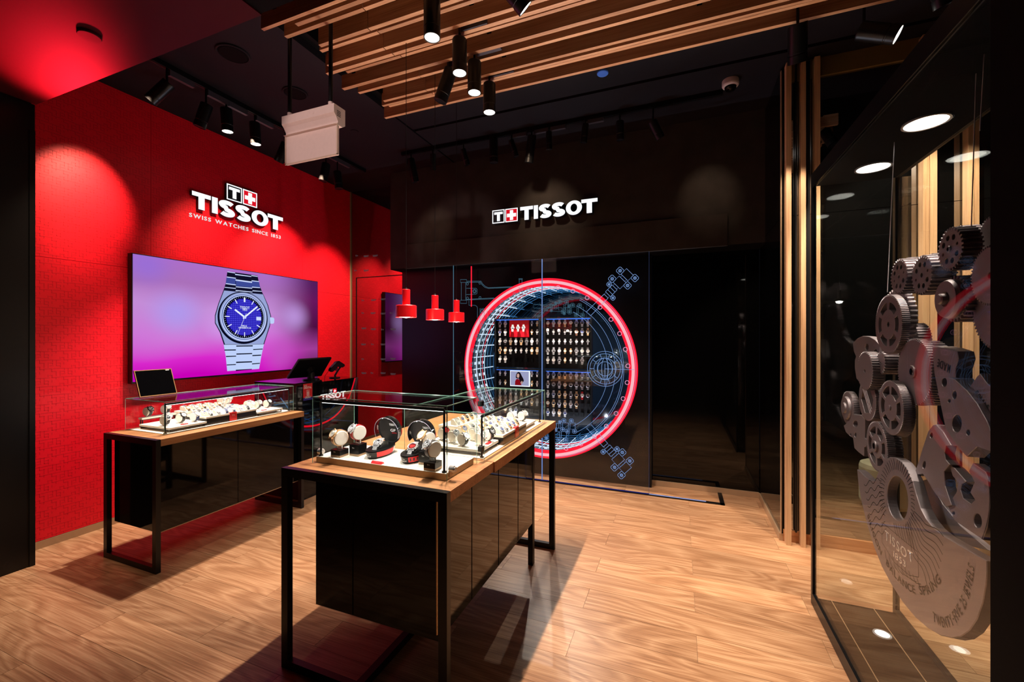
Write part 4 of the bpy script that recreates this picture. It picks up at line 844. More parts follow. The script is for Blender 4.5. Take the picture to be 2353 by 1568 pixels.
cd_ = MB().box((-.026, -.0008, 0), (.026, .0008, .052)).build('card', WHITE); cd_.location = (-1.168, 1.80, ZF + .036); cd_.rotation_euler = (math.radians(-14), 0, math.radians(-12)); tag(cd_, 'small white printed card behind the watch in the right helmet box', 'card')
o = MB().lathe([(0, 0), (.007, 0)], 16, 0, frame((.008, -.0012, .03), (1, 0, 0), (0, 0, 1))).build('card_print', REDP, cd_, True)
price_tab('small red label at the front of the tall case', -1.337, 1.632, ZF, -PI / 2, .062, .010)
# ---------------- low rear case
ZR = 0.9748
riser('display_riser', 'near cream board on a wire frame in the low rear case', -1.33, -0.975, 2.005, 2.246, 1.006, ZR); block('black box with cream top in the middle of the low rear case', -1.24, -0.952, 2.256, 2.656, 1.032, ZR); riser('display_riser', 'far cream board on a wire frame in the low rear case', -1.33, -0.965, 2.665, 2.90, 1.004, ZR)
block('tall cream block at the back of the low rear case', -1.38, -1.25, 2.256, 2.656, 1.06, ZR, CREAM)
for x, y, z, st, di, wh in ((-1.10, 2.045, 1.006, 'black', 'white', 'low rear case, nearest corner'), (-1.185, 2.085, 1.006, 'steel', 'black', 'low rear case, second on the near board'), (-1.27, 2.12, 1.006, 'dark', 'red', 'low rear case, leftmost on the near board'),
                            (-1.02, 2.09, 1.006, 'steel', 'silver', 'low rear case, right front of the near board'), (-1.195, 2.20, 1.006, 'gold', 'blue', 'low rear case, back of the near board'), (-1.10, 2.175, 1.006, 'steel', 'silver', 'low rear case, middle of the near board'),
                            (-1.015, 2.195, 1.006, 'dark', 'black', 'low rear case, beside the black box'), (-1.10, 2.76, 1.004, 'steel', 'white', 'low rear case, far board left'), (-1.04, 2.82, 1.004, 'black', 'silver', 'low rear case, far board right')):
    on_drum(x, y, z, -0.35, .031, .021, .008, st, di, wh, 'watches on round stands in the low case', True)
pool2 = [('steel', 'blue'), ('steel', 'black'), ('gold', 'blue'), ('black', 'white'), ('gold', 'black'), ('steel', 'silver'), ('brown', 'black'), ('steel', 'white')]
for r_, (x, z, n) in enumerate(((-0.993, 1.032, 5), (-1.058, 1.032, 6), (-1.123, 1.032, 6), (-1.188, 1.032, 6), (-1.29, 1.06, 5))):
    for k in range(n):
        st, di = pool2[(r_ * 3 + k * 5 + rnd.randrange(2)) % len(pool2)]
        on_pillow(x, 2.30 + k * .062 + (r_ % 2) * .01, z, -0.25, st, di, '%s of the %s row in the low rear case' % (ORD[k], ORD[r_]), 'watches on cushions in the low case')
price_tab('small red label on the near board of the low rear case', -0.995, 2.145, 1.006, 0)
t = MB().box((-.9515, 2.445, .976), (-.945, 2.500, 1.028)).box((-.968, 2.445, 1.028), (-.945, 2.50, 1.040)).build('brand_plaque', REDP); tag(t, 'red brand plaque on the black box in the low rear case', 'plaque'); text('plaque_print', 'T+', EAST((-.945, 2.462, 1.006)), .022, .010, WHITE, t, .01, .0006)
# ---------------- watch boards in the portal
BY = 4.905
def wall_watch(st, di, small):
    k = ('w', st, di, small)
    if k in MC: return MC[k]
    r = .016 if small else .0215; m = MB(); wd = r * .62
    m.prism([(-wd, r * .6), (wd, r * .6), (wd * .85, r * 2.0), (-wd * .85, r * 2.0)], -.004, .002, 0); m.prism([(-wd * .85, -r * 2.2), (wd * .85, -r * 2.2), (wd, -r * .6), (-wd, -r * .6)], -.006, .002, 0)
    for i in range(5): m.box((-wd * .9, r * (.9 + i * .22), .002), (wd * .9, r * (1.04 + i * .22), .0032), 0); m.box((-wd * .9, -r * (1.04 + i * .24), .002), (wd * .9, -r * (.9 + i * .24), .0032), 0)
    m.lathe([(0, 0), (r, 0), (r, .006), (r * .9, .008), (r * .8, .007)], 20, 1); m.box((r, -r * .12, .002), (r * 1.2, r * .12, .006), 1); m.lathe([(0, .0068), (r * .8, .0068)], 20, 2)
    for h in range(0, 12, 3):
        B = Matrix.Rotation(h * PI / 6, 4, 'Z'); m.box((-r * .05, r * .5, .0068), (r * .05, r * .72, .0074), 3, B)
    for a, L_ in ((.9, .5), (-1, .62)): m.box((-r * .05, 0, .0074), (r * .05, r * L_, .008), 3, Matrix.Rotation(a, 4, 'Z'))
    cm, sm = WMATS[st]; dm, km = DM[di]; me = m.mesh('wristwatch', [sm, cm, dm, km]); MC[k] = me; return me
def hang_watch(x, z, st, di, small, where, grp, y=BY - .022):
    o = bpy.data.objects.new('wristwatch', wall_watch(st, di, small)); COL.objects.link(o); o.location = (x, y, z); o.rotation_euler = (PI / 2 - .22, 0, 0.16)
    tag(o, '%s watch with %s dial, %s' % (SNAME[st], di, where), 'watch', grp)
def board(label, x0, x1, z0, z1, rows, xs):
    t = thing('watch_board', label, 'display board', ((x0 + x1) / 2, BY + .03, z0)); boxo('back_panel', (x0, BY, z0), (x1, BY + .03, z1), BLACKM, t)
    boxo('rim', (x0, BY - .06, z1 - .012), (x1, BY, z1), BLACKM, t); boxo('rim', (x0, BY - .06, z0), (x0 + .012, BY, z1 - .012), BLACKM, t); boxo('rim', (x1 - .012, BY - .06, z0), (x1, BY, z1 - .012), BLACKM, t)
    boxo('light_strip', (x0 + .02, BY - .03, z1 - .020), (x1 - .02, BY - .002, z1 - .013), E_BLED, t)
    m = MB()
    for z in rows:
        for x in xs: m.box((x - .017, BY - .014, z - .03), (x + .017, BY, z + .018))
    m.build('holders', MATT, t);
    return t
ru = [P(1259, v, Y=BY - .02).z for v in (743, 763, 785, 806.5, 827.5)]; rl = [P(1259, v, Y=BY - .02).z for v in (861, 883, 905, 926, 947)]
xr = [P(1259 + i * (1351 - 1259) / 7, 800, Y=BY - .02).x for i in range(8)]; xl_ = [P(1149 + i * (1234.5 - 1149) / 7, 800, Y=BY - .02).x for i in range(8)]
xa, xb, xc, xd = P(1140, 800, Y=BY).x, P(1243, 800, Y=BY).x, P(1253, 800, Y=BY).x, P(1361, 800, Y=BY).x
zt1, zb1, zt2, zb2 = P(1200, 732, Y=BY).z, P(1200, 845, Y=BY).z, P(1200, 848, Y=BY).z, P(1200, 966, Y=BY).z
board('upper left watch board with a red feature panel, inside the ring', xa, xb, zb1, zt1, ru, xl_); board('upper right watch board with five rows of watches, inside the ring', xc, xd, zb1, zt1, ru, xr)
board('lower left watch board with a portrait picture, inside the ring', xa, xb, zb2, zt2, rl, xl_); board('lower right watch board with thinning bottom rows, inside the ring', xc, xd, zb2, zt2, rl, xr)
for x in (-1.86, -1.46, -1.06):  # unseen spots added just inside the ring to brighten the boards
    z = 1.244 + math.sqrt(.955 ** 2 - (x + 1.458) ** 2); spot((x, 4.785, z), (x - .02, BY, 1.25), 95, (1.0, 0.86, 0.72), 150, .5, .008); spot((x, 4.785, 1.244 - (z - 1.244)), (x - .02, BY, 1.0), 40, (0.8, 0.88, 1.0), 150, .5, .008)
wr_ = random.Random(11)
def fill(nm_, rows, xs, plan, grp, dark):
    for ri, z in enumerate(rows):
        for ci in range(8):
            k = plan[ri][ci] if ci < len(plan[ri]) else '.'
            if k == '.': continue
            if k == 's': st, di, sm = wr_.choice([('steel', 'silver'), ('gold', 'white'), ('steel', 'white'), ('steel', 'black')]) + (True,)
            elif k == 'w': st, di, sm = wr_.choice([('steel', 'white'), ('gold', 'white'), ('brown', 'white'), ('steel', 'silver')]) + (False,)
            elif k == 'r': st, di, sm = 'red', 'white', False
            else: st, di, sm = wr_.choice([('steel', 'black'), ('steel', 'blue'), ('black', 'black'), ('steel', 'black'), ('gold', 'black')]) + (False,)
            hang_watch(xs[ci], z, st, di, sm, '%s in the %s row of the %s board' % (ORD[ci], ORD[ri], nm_), grp)
fill('upper left', ru, xl_, ['bw....ss', 'bw....ss', 'wbwwbbws', 'bwwsss ww'.replace(' ', ''), 'ww......'], 'watches on the upper left board', 0); fill('upper right', ru, xr, ['wwwwwbbw', 'sssss wbb'.replace(' ', ''), 'ssssssss', 'bbwssbww', 'wwbsssb.'], 'watches on the upper right board', 0)
fill('lower left', rl, xl_, ['ss....ss', 'ss....ss', 'ssssssss', 'wbwwbbww', 'bwwb....'], 'watches on the lower left board', 0); fill('lower right', rl, xr, ['bbbbbwbb', 'bbbwbbbb', 'wbbwbbrb', 'wbbwwb..', 'bwwb....'], 'watches on the lower right board', 1)
a, b = P(1170.5, 736.5, Y=BY - .03), P(1215, 775, Y=BY - .03); t = thing('feature_panel', 'red panel presenting three black dial watches on the upper left board', 'panel', ((a.x + b.x) / 2, BY - .01, b.z)); boxo('red_board', (a.x, BY - .03, b.z), (b.x, BY - .001, a.z), RED, t)
for i in range(3): hang_watch(a.x + (b.x - a.x) * (.2 + .28 * i), (a.z + b.z) / 2 + .01, 'steel', 'black', False, '%s of the three on the red feature panel' % ['left', 'middle', 'right'][i], 'watches on the red panel', BY - .05)
# portrait picture
a, b = P(1172, 851.5, Y=BY - .03), P(1216.5, 889.5, Y=BY - .03); pf = thing('portrait_picture', 'bright framed picture of a dark-haired woman in red on the lower left board', 'picture', ((a.x + b.x) / 2, BY - .01, b.z)); Wp, Hp = b.x - a.x, a.z - b.z
boxo('frame', (a.x, BY - .03, b.z), (b.x, BY - .001, a.z), E_WHITE, pf)
def pic(name, poly, mt, k): return MB().prism([(a.x + x * Wp, b.z + z * Hp) for x, z in poly], 0, .0004, 0, Matrix(((1, 0, 0, 0), (0, 0, -1, BY - .0302 - .0005 * k), (0, 1, 0, 0), (0, 0, 0, 1)))).build(name, mt, pf)
pic('picture_ground', [(.03, .06), (.97, .06), (.97, .95), (.03, .95)], emit('picture_lilac', hx(176, 176, 210), .9), 1)
pic('hair', [(.30, .55), (.32, .75), (.38, .88), (.46, .92), (.54, .86), (.60, .70), (.70, .48), (.72, .36), (.64, .24), (.52, .30), (.46, .50), (.36, .50)], emit('picture_hair', hx(26, 16, 22), .9), 2)
pic('face', [(.35, .62), (.37, .78), (.44, .82), (.49, .74), (.48, .60), (.42, .53)], emit('picture_skin', hx(226, 176, 160), .9), 3); pic('dress', [(.26, .08), (.27, .32), (.33, .46), (.44, .48), (.52, .36), (.56, .22), (.60, .08)], emit('picture_red', hx(150, 14, 26), .9), 3); pic('hand', [(.56, .22), (.60, .36), (.65, .34), (.66, .22), (.60, .16)], emit('picture_hand', hx(210, 160, 146), .9), 4)
# ================================================================== POS COUNTER
pc = thing('cashier_counter', 'black glossy cashier counter with glowing red arc graphics behind the tables', 'counter', (-3.63, 3.35, 0))
PX0, PX1, PY0, PY1, PH = -3.95, -3.312, 2.972, 3.72, 1.16
boxo('body', (PX0, PY0, 0.055), (PX1, PY1, PH - 0.012), BLACK, pc); boxo('plinth', (PX0 + .004, PY0 + .003, 0.0), (PX1 - .003, PY1 - .003, 0.055), BRONZE, pc); boxo('counter_top', (PX0 - .002, PY0 - .002, PH - 0.012), (PX1 + .002, PY1 + .002, PH), BLACK, pc)
k3 = 2146 / 260
def mk3(l): return [(580 + x / k3, 810 + y / k3) for x, y in l]
def on_side(name, lines, r, mt):                             # drawn on the +X face
    m = MB()
    for l, cl in lines: m.tube([P(u, v, X=PX1 + .0015) for u, v in mk3(l)], r, 4, 0, cl)
    return m.build(name, mt, pc)
def arc_fit(pts, n=30):
    out = []
    for (p0, p1, p2, p3) in zip([pts[0]] + pts[:-2], pts[:-1], pts[1:], pts[2:] + [pts[-1]]):
        for i in range(6):
            t = i / 6; q = [0.5 * (2 * p1[j] + (p2[j] - p0[j]) * t + (2 * p0[j] - 5 * p1[j] + 4 * p2[j] - p3[j]) * t * t + (3 * p1[j] - p0[j] - 3 * p2[j] + p3[j]) * t ** 3) for j in (0, 1)]; out.append(tuple(q))
    return out + [pts[-1]]
on_side('red_arc', [(arc_fit([(1945, 490), (1905, 640), (1850, 800), (1790, 920), (1700, 1070), (1580, 1200), (1450, 1290), (1320, 1350), (1150, 1395), (965, 1408)]), False)], .0085, E_PRINTR)
on_side('blue_lines', [([(965, 1245), (1165, 1320)], 0), ([(965, 1295), (1190, 1225)], 0), ([(965, 1350), (1300, 1270)], 0), ([(965, 1170), (1075, 1150)], 0), (arc_fit([(1000, 1345), (1150, 1320), (1300, 1260)]), 0), ([(965, 1475), (1170, 1470)], 0), ([(1350, 1270), (1960, 1310)], 0), ([(1380, 1440), (1640, 1475)], 0), (arc_fit([(1370, 1190), (1480, 1090), (1560, 1000)]), 0), (arc_fit([(1420, 1270), (1560, 1180), (1660, 1070), (1730, 950)]), 0)], .0022, E_DIM)
on_side('blue_lines', [([(1690, 1440), (1830, 1600)], 0)], .006, E_DIM)
p0 = P(*mk3([(1300, 915)])[0], X=PX1 + .001); p1 = P(*mk3([(1760, 780)])[0], X=PX1 + .001)
a, b = P(*mk3([(1290, 900)])[0], X=PX1), P(*mk3([(1765, 770)])[0], X=PX1)
a2 = P(*mk3([(1240, 880)])[0], X=PX1)
text('counter_lettering', 'TISSOT', EAST((PX1 + .001, a.y, a.z - .012)), b.y - a.y, .062, E_WHITE, pc, .05, .001)
text('counter_lettering', 'SWISS WATCHES SINCE 1853', EAST((PX1 + .001, a.y, a.z - .034)), b.y - a.y, .013, E_WHITE, pc, .01, .001)
c = P(*mk3([(1455, 795)])[0], X=PX1); s = .050
boxo('badge', (PX1, c.y, c.z), (PX1 + .0008, c.y + s, c.z + s), WHITE, pc); boxo('badge', (PX1, c.y + .003, c.z + .003), (PX1 + .0012, c.y + s - .003, c.z + s - .003), pbr('badge_blue', hx(20, 30, 80), .4), pc); boxo('badge', (PX1, c.y + s + .002, c.z), (PX1 + .0010, c.y + 2 * s, c.z + s), E_RED, pc)
text('badge_letter', 'T', EAST((PX1 + .0013, c.y + .010, c.z + .009)), .030, .032, E_WHITE, pc, .03, .0006); text('badge_cross', '+', EAST((PX1 + .0013, c.y + s + .011, c.z + .010)), .030, .030, E_WHITE, pc, .05, .0006)
# printed front face, seen through the long glass case
def on_front(name, lines, r, mt):
    m = MB()
    for l, cl in lines: m.tube([P(u, v, Y=PY0 - .0015) for u, v in mk3(l)], r, 4, 0, cl)
    return m.build(name, mt, pc)
on_front('red_arc', [(arc_fit([(170, 705), (215, 800), (262, 900), (330, 1030), (420, 1160), (520, 1290), (600, 1330), (690, 1360)]), False)], .007, E_PRINTR)
on_front('blue_lines', [([(535, 865), (712, 1105)], 0)], .006, E_PRINTB); on_front('blue_lines', [([(410, 1000), (775, 938)], 0), ([(315, 845), (435, 825)], 0)], .0035, E_PRINTB)
on_front('blue_lines', [(arc_fit([(440, 1330), (520, 1380), (600, 1410), (690, 1425)]), 0), ([(540, 1030), (720, 1050)], 0), ([(235, 700), (300, 820)], 0)], .0016, E_DIM)
for s_, (x, y) in (('8858', (312, 800)), ('8853', (405, 958))): q = P(*mk3([(x, y)])[0], Y=PY0 - .001); text('tiny_lettering', s_, FRONT(q), .030, .013, E_PRINTB, pc, .01, .0006)
# sticker
q0 = P(*mk3([(962, 920)])[0], X=PX1 + .002); q1 = P(*mk3([(1132, 595)])[0], X=PX1 + .002)
sk = thing('counter_sign', 'red and blue GO DIGITAL sign on the corner of the cashier counter', 'sign', (PX1 + .003, (q0.y + q1.y) / 2, q0.z)); Y0_, Y1_, Z0_, Z1_ = q0.y, q1.y, q0.z, P(*mk3([(965, 605)])[0], X=PX1 + .002).z
boxo('board', (PX1 + .001, Y0_, Z0_), (PX1 + .005, Y1_, Z1_), REDP, sk); hh = Z1_ - Z0_; ww = Y1_ - Y0_
boxo('blue_band', (PX1 + .001, Y0_, Z0_ - .0005), (PX1 + .0054, Y1_, Z0_ + hh * .16), pbr('sign_blue', hx(40, 40, 150), .5), sk)
for s_, x, z, w_, h_ in (('GO', .06, .84, .34, .10), ('DIGITAL', .05, .70, .86, .13), ('ASK US', .34, .58, .32, .05), ('SCAN', .34, .53, .32, .03)): text('sign_lettering', s_, EAST((PX1 + .005, Y0_ + x * ww, Z0_ + z * hh)), w_ * ww, h_ * hh, WHITE, sk, .03, .0006)
for z in (.26, .33, .40, .46): boxo('sign_print', (PX1 + .005, Y0_ + ww * .36, Z0_ + hh * z), (PX1 + .0055, Y0_ + ww * .66, Z0_ + hh * (z + .04)), WHITE, sk)
boxo('sign_print', (PX1 + .005, Y0_ + ww * .18, Z0_ + hh * .12), (PX1 + .0056, Y0_ + ww * .82, Z0_ + hh * .22), WHITE, sk)
for x in (.28, .5, .72): boxo('sign_print', (PX1 + .0055, Y0_ + ww * (x - .05), Z0_ + hh * .135), (PX1 + .006, Y0_ + ww * (x + .05), Z0_ + hh * .205), BLKP, sk)
# monitor
mo = thing('cash_register_screen', 'black cash register screen seen from behind, tilted on a round stand', 'monitor', (-3.56, 3.17, PH))
bl, br = P(657.6, 868, X=-3.64), P(736, 862, X=-3.64); tl, trr = P(685, 824.5, X=-3.50), P(760, 820, X=-3.50)
m = MB(); n = (br - bl).cross(tl - bl).normalized() * .022; m.add([bl, br, trr, tl, bl + n, br + n, trr + n, tl + n], [(0, 3, 2, 1), (4, 5, 6, 7), (0, 1, 5, 4), (1, 2, 6, 5), (2, 3, 7, 6), (3, 0, 4, 7)]); m.build('screen_back', BLACKM, mo, bevel=.004)
cc = (bl + br + tl + trr) / 4; MB().cyl(cc + n * .6 + Vector((0, 0, -.02)), cc + n * 1.0 + Vector((.03, 0, -.045)), .045, .032, 20).build('hinge_cap', GRAYP if False else BLACKM, mo)
MB().cyl((cc.x + .02, cc.y, PH), (cc.x + .02, cc.y, cc.z - .03), .036, .034, 24).cyl((cc.x + .02, cc.y, PH), (cc.x + .02, cc.y, PH + .012), .085, .08, 28).build('stand', BLACKM, mo)
# scanner on its stand
sc = thing('barcode_scanner', 'black barcode scanner resting on an inclined stand with a thin cable', 'scanner', (-3.52, 3.42, PH))
XS = -3.50
pp = lambda x, y, dx=0: P(*mk3([(x, y)])[0], X=XS + dx)
MB().tube([pp(1575, 490), pp(1565, 440), pp(1610, 360), pp(1660, 290), pp(1690, 240)], .010, 8).build('stand_arm', BLACKM, sc); c = pp(1560, 485); MB().cyl((c.x, c.y, PH), (c.x, c.y, PH + .010), .055, n=24).build('stand_foot', BLACKM, sc)
hd = [(1580, 175), (1625, 160), (1725, 225), (1735, 260), (1690, 290), (1640, 275), (1600, 270), (1560, 330), (1500, 375), (1455, 345), (1480, 290), (1540, 225)]
MB().prism([(pp(x, y).y, pp(x, y).z) for x, y in hd], XS - .018, XS + .018, 0, Matrix(((0, 0, 1, 0), (1, 0, 0, 0), (0, 1, 0, 0), (0, 0, 0, 1)))).build('scanner_body', BLACKM, sc, bevel=.003)
MB().tube([pp(1570, 320), pp(1585, 345), pp(1605, 320), pp(1610, 285)], .005, 6).build('trigger_guard', BLACKM, sc); MB().tube([pp(1455, 345), pp(1410, 400), pp(1375, 450), pp(1365, 520)], .0022, 6).build('cable', BLACKM, sc)
# ---- tablet leaning on the long glass case
tb = thing('framed_tablet', 'framed black panel leaning back on top of the long glass case', 'display panel', (-3.80, 2.06, 1.142))
bl, br, tl, trr = P(350.5, 914, X=-3.80), P(402, 904.5, X=-3.80), P(306, 851.5, X=-3.89), P(388.5, 847, X=-3.89)
bl = Vector((-3.80, 1.93, 1.146)); br = Vector((-3.80, 2.185, 1.146)); tl = Vector((-3.878, 1.93, 1.345)); trr = Vector((-3.878, 2.185, 1.345))
Fp = frame(bl, br - bl, tl - bl); wdt = (br - bl).length; hgt = (tl - bl).length
MB().box((0, 0, -.008), (wdt, hgt, 0), 0, Fp).build('panel_back', BLACKM, tb); MB().box((.004, .004, 0), (wdt - .004, hgt - .004, .001), 0, Fp).build('black_glass', BLACK, tb)
m = MB(); e = .0045
for a_, b_ in (((0, 0), (wdt, e)), ((0, hgt - e), (wdt, hgt)), ((0, e), (e, hgt - e)), ((wdt - e, e), (wdt, hgt - e))): m.box((*a_, -.008), (*b_, .003), 0, Fp)
m.build('gilt_frame', pbr('gilt', hx(220, 176, 120), .35, .6), tb); MB().box((wdt * .83, hgt * .94, .001), (wdt * .93, hgt * .965, .0016), 0, Fp).build('tiny_print', WHITE, tb)
MB().tube([Fp @ Vector((wdt * .5, hgt * .7, -.008)), (-3.858, 2.06, 1.1425)], .004, 6).build('prop', BLACKM, tb)
# ================================================================== HANGING THINGS
for i, (x, y) in enumerate(((-1.68, 2.335), (-1.715, 2.745), (-1.765, 3.165))):
    lab = ['leftmost and nearest', 'middle', 'rightmost and farthest'][i]
    t = thing('pendant_lamp', '%s of the three small red pendant lamps on thin black cords' % lab, 'pendant lamp', (x, y, 1.73), 'red pendant lamps'); z = 1.733; R = .068
    MB().cyl((x, y, z + .195), (x, y, 3.79), .0022, n=6).build('cord', BLACKM, t); MB().cyl((x, y, z + .186), (x, y, z + .198), .010, .006, 12).build('cord_grip', BLACKM, t)
    MB().lathe([(.0, z + .186), (.024, z + .186), (.026, z + .182), (.026, z + .084), (.030, z + .080), (R - .004, z + .080), (R, z + .076), (R, z), (R - .003, z), (R - .003, z + .072), (0, z + .074)], 36, 0, Matrix.Translation((x, y, 0))).build('shade', PRED, t)
    MB().lathe([(0, z - .004), (.022, z), (.030, z + .016), (.022, z + .036), (.0, z + .05)], 24, 0, Matrix.Translation((x, y, 0))).build('bulb', E_LAMP, t); MB().lathe([(0, z + .070), (R - .0035, z + .070), (R - .0035, z + .004)], 30, 0, Matrix.Translation((x, y, 0))).build('white_lining', WHITE, t)
    l = bpy.data.lights.new('pendant_light', 'POINT'); l.energy = 1.6; l.color = WARM; l.shadow_soft_size = .02; o = bpy.data.objects.new('pendant_light', l); COL.objects.link(o); o.location = (0, 0, -.02); o.parent = t
# blank hanging sign
ex = thing('hanging_sign', 'blank pale pink hanging sign box on two black rods, seen from its back', 'sign', (-2.11, 2.0, 2.70))
YE = 2.0; xa_, xb_ = P(650, 265, Y=YE).x, P(770, 240, Y=YE).x; zt_, zm_ = P(770, 240, Y=YE).z, P(770, 282, Y=YE).z
zz = lambda u, v: P(u, v, Y=YE).z
prof = [(0, zz(770, 283)), (.022, zz(770, 281)), (.022, zz(770, 274)), (.006, zz(770, 264)), (-.01, zz(770, 258)), (-.01, zz(770, 238)), (.085, zz(770, 238)), (.085, zz(770, 276)), (.06, zz(770, 283))]
MB().prism(prof, xa_, xb_, 0, Matrix(((0, 0, 1, 0), (1, 0, 0, YE), (0, 1, 0, 0), (0, 0, 0, 1)))).build('housing', BEIGE, ex, bevel=.002)
xp0, xp1 = P(656, 340, Y=YE + .02).x, P(775, 320, Y=YE + .02).x
boxo('sign_panel', (xp0, YE + .022, zz(656, 376) + .002), (xp1, YE + .036, zz(770, 279)), BEIGE, ex, .002); m = MB(); zb_, zt2_ = zz(656, 376) + .002, zz(770, 279)
m.box((xp0 - .003, YE + .018, zb_ - .003), (xp1 + .003, YE + .022, zb_ + .006)).box((xp1 - .006, YE + .018, zb_), (xp1 + .003, YE + .022, zt2_)).box((xp0 - .003, YE + .018, zb_), (xp0 + .005, YE + .022, zt2_)); m.build('panel_rim', pbr('panel_rim', hx(206, 186, 166), .4), ex)
for u in (666, 760):
    p = P(u, 240, Y=YE + .035); MB().cyl((p.x, YE + .035, zt_ + .04), (p.x, YE + .035, 3.80), .0125, n=14).build('rod', BLACKM, ex); MB().cyl((p.x, YE + .035, zt_ - .004), (p.x, YE + .035, zt_ + .045), .015, n=14).build('rod_socket', BEIGE, ex)
m = MB()
for i in range(4): m.box((xb_, YE + .015 + i * .0, zt_ - .030 - i * .010), (xb_ + .001, YE + .045, zt_ - .026 - i * .010))
m.build('vents', BLKP, ex); MB().cyl(((xa_ + xb_) / 2 + .05, YE - .0102, zz(770, 248)), ((xa_ + xb_) / 2 + .05, YE - .0112, zz(770, 248)), .009, n=18).build('embossed_ring', BEIGE, ex)
# ---- spotlights
def spotlight(label, lens, d, L_, R, lit, top, adaptor=None, bez=True, grp='spotlights'):
    """cylindrical head: lens centre, pointing direction d, length, radius; adaptor = (x0,x1,y0,y1,z0,z1)"""
    lens = Vector(lens); d = Vector(d).normalized(); back = lens - d * L_
    t = thing('spotlight', label, 'spotlight', (back.x, back.y, top), grp)
    MB().lathe([(0, -L_), (R * .96, -L_), (R, -L_ + .006), (R, -.055), (R * .95, -.053), (R * .95, -.046), (R, -.044), (R, 0), (R * .88, 0), (R * .86, -.012)], 28, 0, axis_M(lens, d)).build('head', BLACKM, t)
    MB().lathe([(0, -.003), (R * .87, -.003)], 24, 0, axis_M(lens, d)).build('lens', E_LAMP if lit else LENS, t)
    q = back + d * (L_ * .12); MB().cyl((q.x, q.y, q.z), (q.x, q.y, top), .008, n=10).build('stem', BLACKM, t)
    if adaptor: boxo('adaptor', adaptor[:3], adaptor[3:], GREYPLATE, t)
    return t
for i, (x, y) in enumerate(SLAT_LAMPS):
    z = 3.295; lab = ['nearest', 'second', 'third', 'farthest'][i]
    spotlight('%s of the four lit black cylinder spotlights hanging among the ceiling slats' % lab, (x, y, z), (0, 0, -1), .215, .047, True, 3.60, (x + .015, y - .016, 3.552, x + .20, y + .016, 3.60), grp='lit cylinder spotlights')
spotlight('unlit black spotlight tilted left, beside the lit slat spotlights', (-1.60, 2.63, 3.30), (-.36, -.05, -.93), .23, .047, False, 3.62, (-1.56, 2.66, 3.56, -1.40, 2.69, 3.60))
spotlight('tilted lit spotlight cut by the top edge of the picture', P(1208, 20, Z=3.36), (.55, .55, -.62), .20, .047, True, 3.62)
spotlight('black cylinder spotlight above the upright slats, aimed away', P(1832, 145, Z=3.32), (.10, .52, -.85), .21, .052, True, 3.74)
spotlight('black spotlight above the window header, aimed right with its pale lens showing', P(2064, 80, Z=3.36), (.82, -.22, -.48), .20, .052, True, 3.74)
spotlight('dark spotlight at the upper right corner beyond the window header', P(2170, 14, Z=3.4), (.3, .3, -.9), .18, .045, False, 3.74)
# left track
tk = thing('lighting_track', 'black ceiling lighting track running along the red wall', 'lighting track', (-3.72, 2.9, 3.69)); boxo('rail', (-3.738, 1.56, 3.70), (-3.702, 4.30, 3.74), BLACKM, tk); boxo('rail_slot', (-3.727, 1.56, 3.698), (-3.713, 4.30, 3.701), LENS, tk)
left_heads = [((345, 232), (-.55, -.35, -.76), False), ((458, 292), (-.30, -.12, -.95), False), ((523, 303), (.02, .05, -1), True), ((588, 332), (.02, .05, -1), True), ((640, 372), (-.42, -.10, -.9), False), ((742, 416), (-.15, -.1, -1), False), ((779, 434), (.08, .06, -1), False)]
for i, ((u, v), d, lit) in enumerate(left_heads):
    d = Vector(d).normalized(); z = 3.63 + d.z * .235; p = P(u, v, Z=z); x = -3.72; p = P(u, v, X=x + d.x * .16)
    b = p - d * .20
    spotlight('%s black spotlight from the left on the red wall track%s' % (ORD[i], ', lit' if lit else ', unlit side view'), p, d, .20, .046, lit, 3.70, (-3.735, b.y + .01, 3.655, -3.705, b.y + .19, 3.70), grp='spotlights on the red wall track')
# rear track
tk = thing('lighting_track', 'black ceiling lighting track running in front of the fascia', 'lighting track', (-1.2, 4.06, 3.69)); boxo('rail', (-2.98, 4.045, 3.70), (0.35, 4.078, 3.74), BLACKM, tk); boxo('rail_slot', (-2.98, 4.055, 3.698), (0.35, 4.068, 3.701), LENS, tk)
rear = [((955, 419), (.10, .25, -1), .042), ((995, 391), (-.18, .3, -1), .032), ((1074, 380), (.18, .3, -1), .030), ((1135, 374), (0, .05, -1), .044), ((1186, 360), (.28, .2, -1), .030), ((1215, 374), (-.22, .2, -1), .044), ((1262, 344), (0, .1, -1), .030), ((1341, 328), (-.15, .15, -1), .032), ((1425, 322), (0, .1, -1), .036), ((1518, 318), (.45, .35, -.9), .040)]
for i, ((u, v), d, R) in enumerate(rear):
    d = Vector(d).normalized(); L_ = .26 if R > .04 else .17
    p = P(u, v, Y=4.06 + d.y * L_ * .8); b = p - d * L_
    nth = (ORD + ['ninth', 'tenth'])[i]
    spotlight('%s spotlight from the left on the dark rear track, unlit' % nth, p, d, L_, R, False, 3.70, (b.x + .02, 4.047, 3.665, b.x + .17, 4.076, 3.70) if i in (4, 5, 6, 7) else None, grp='spotlights on the rear track')
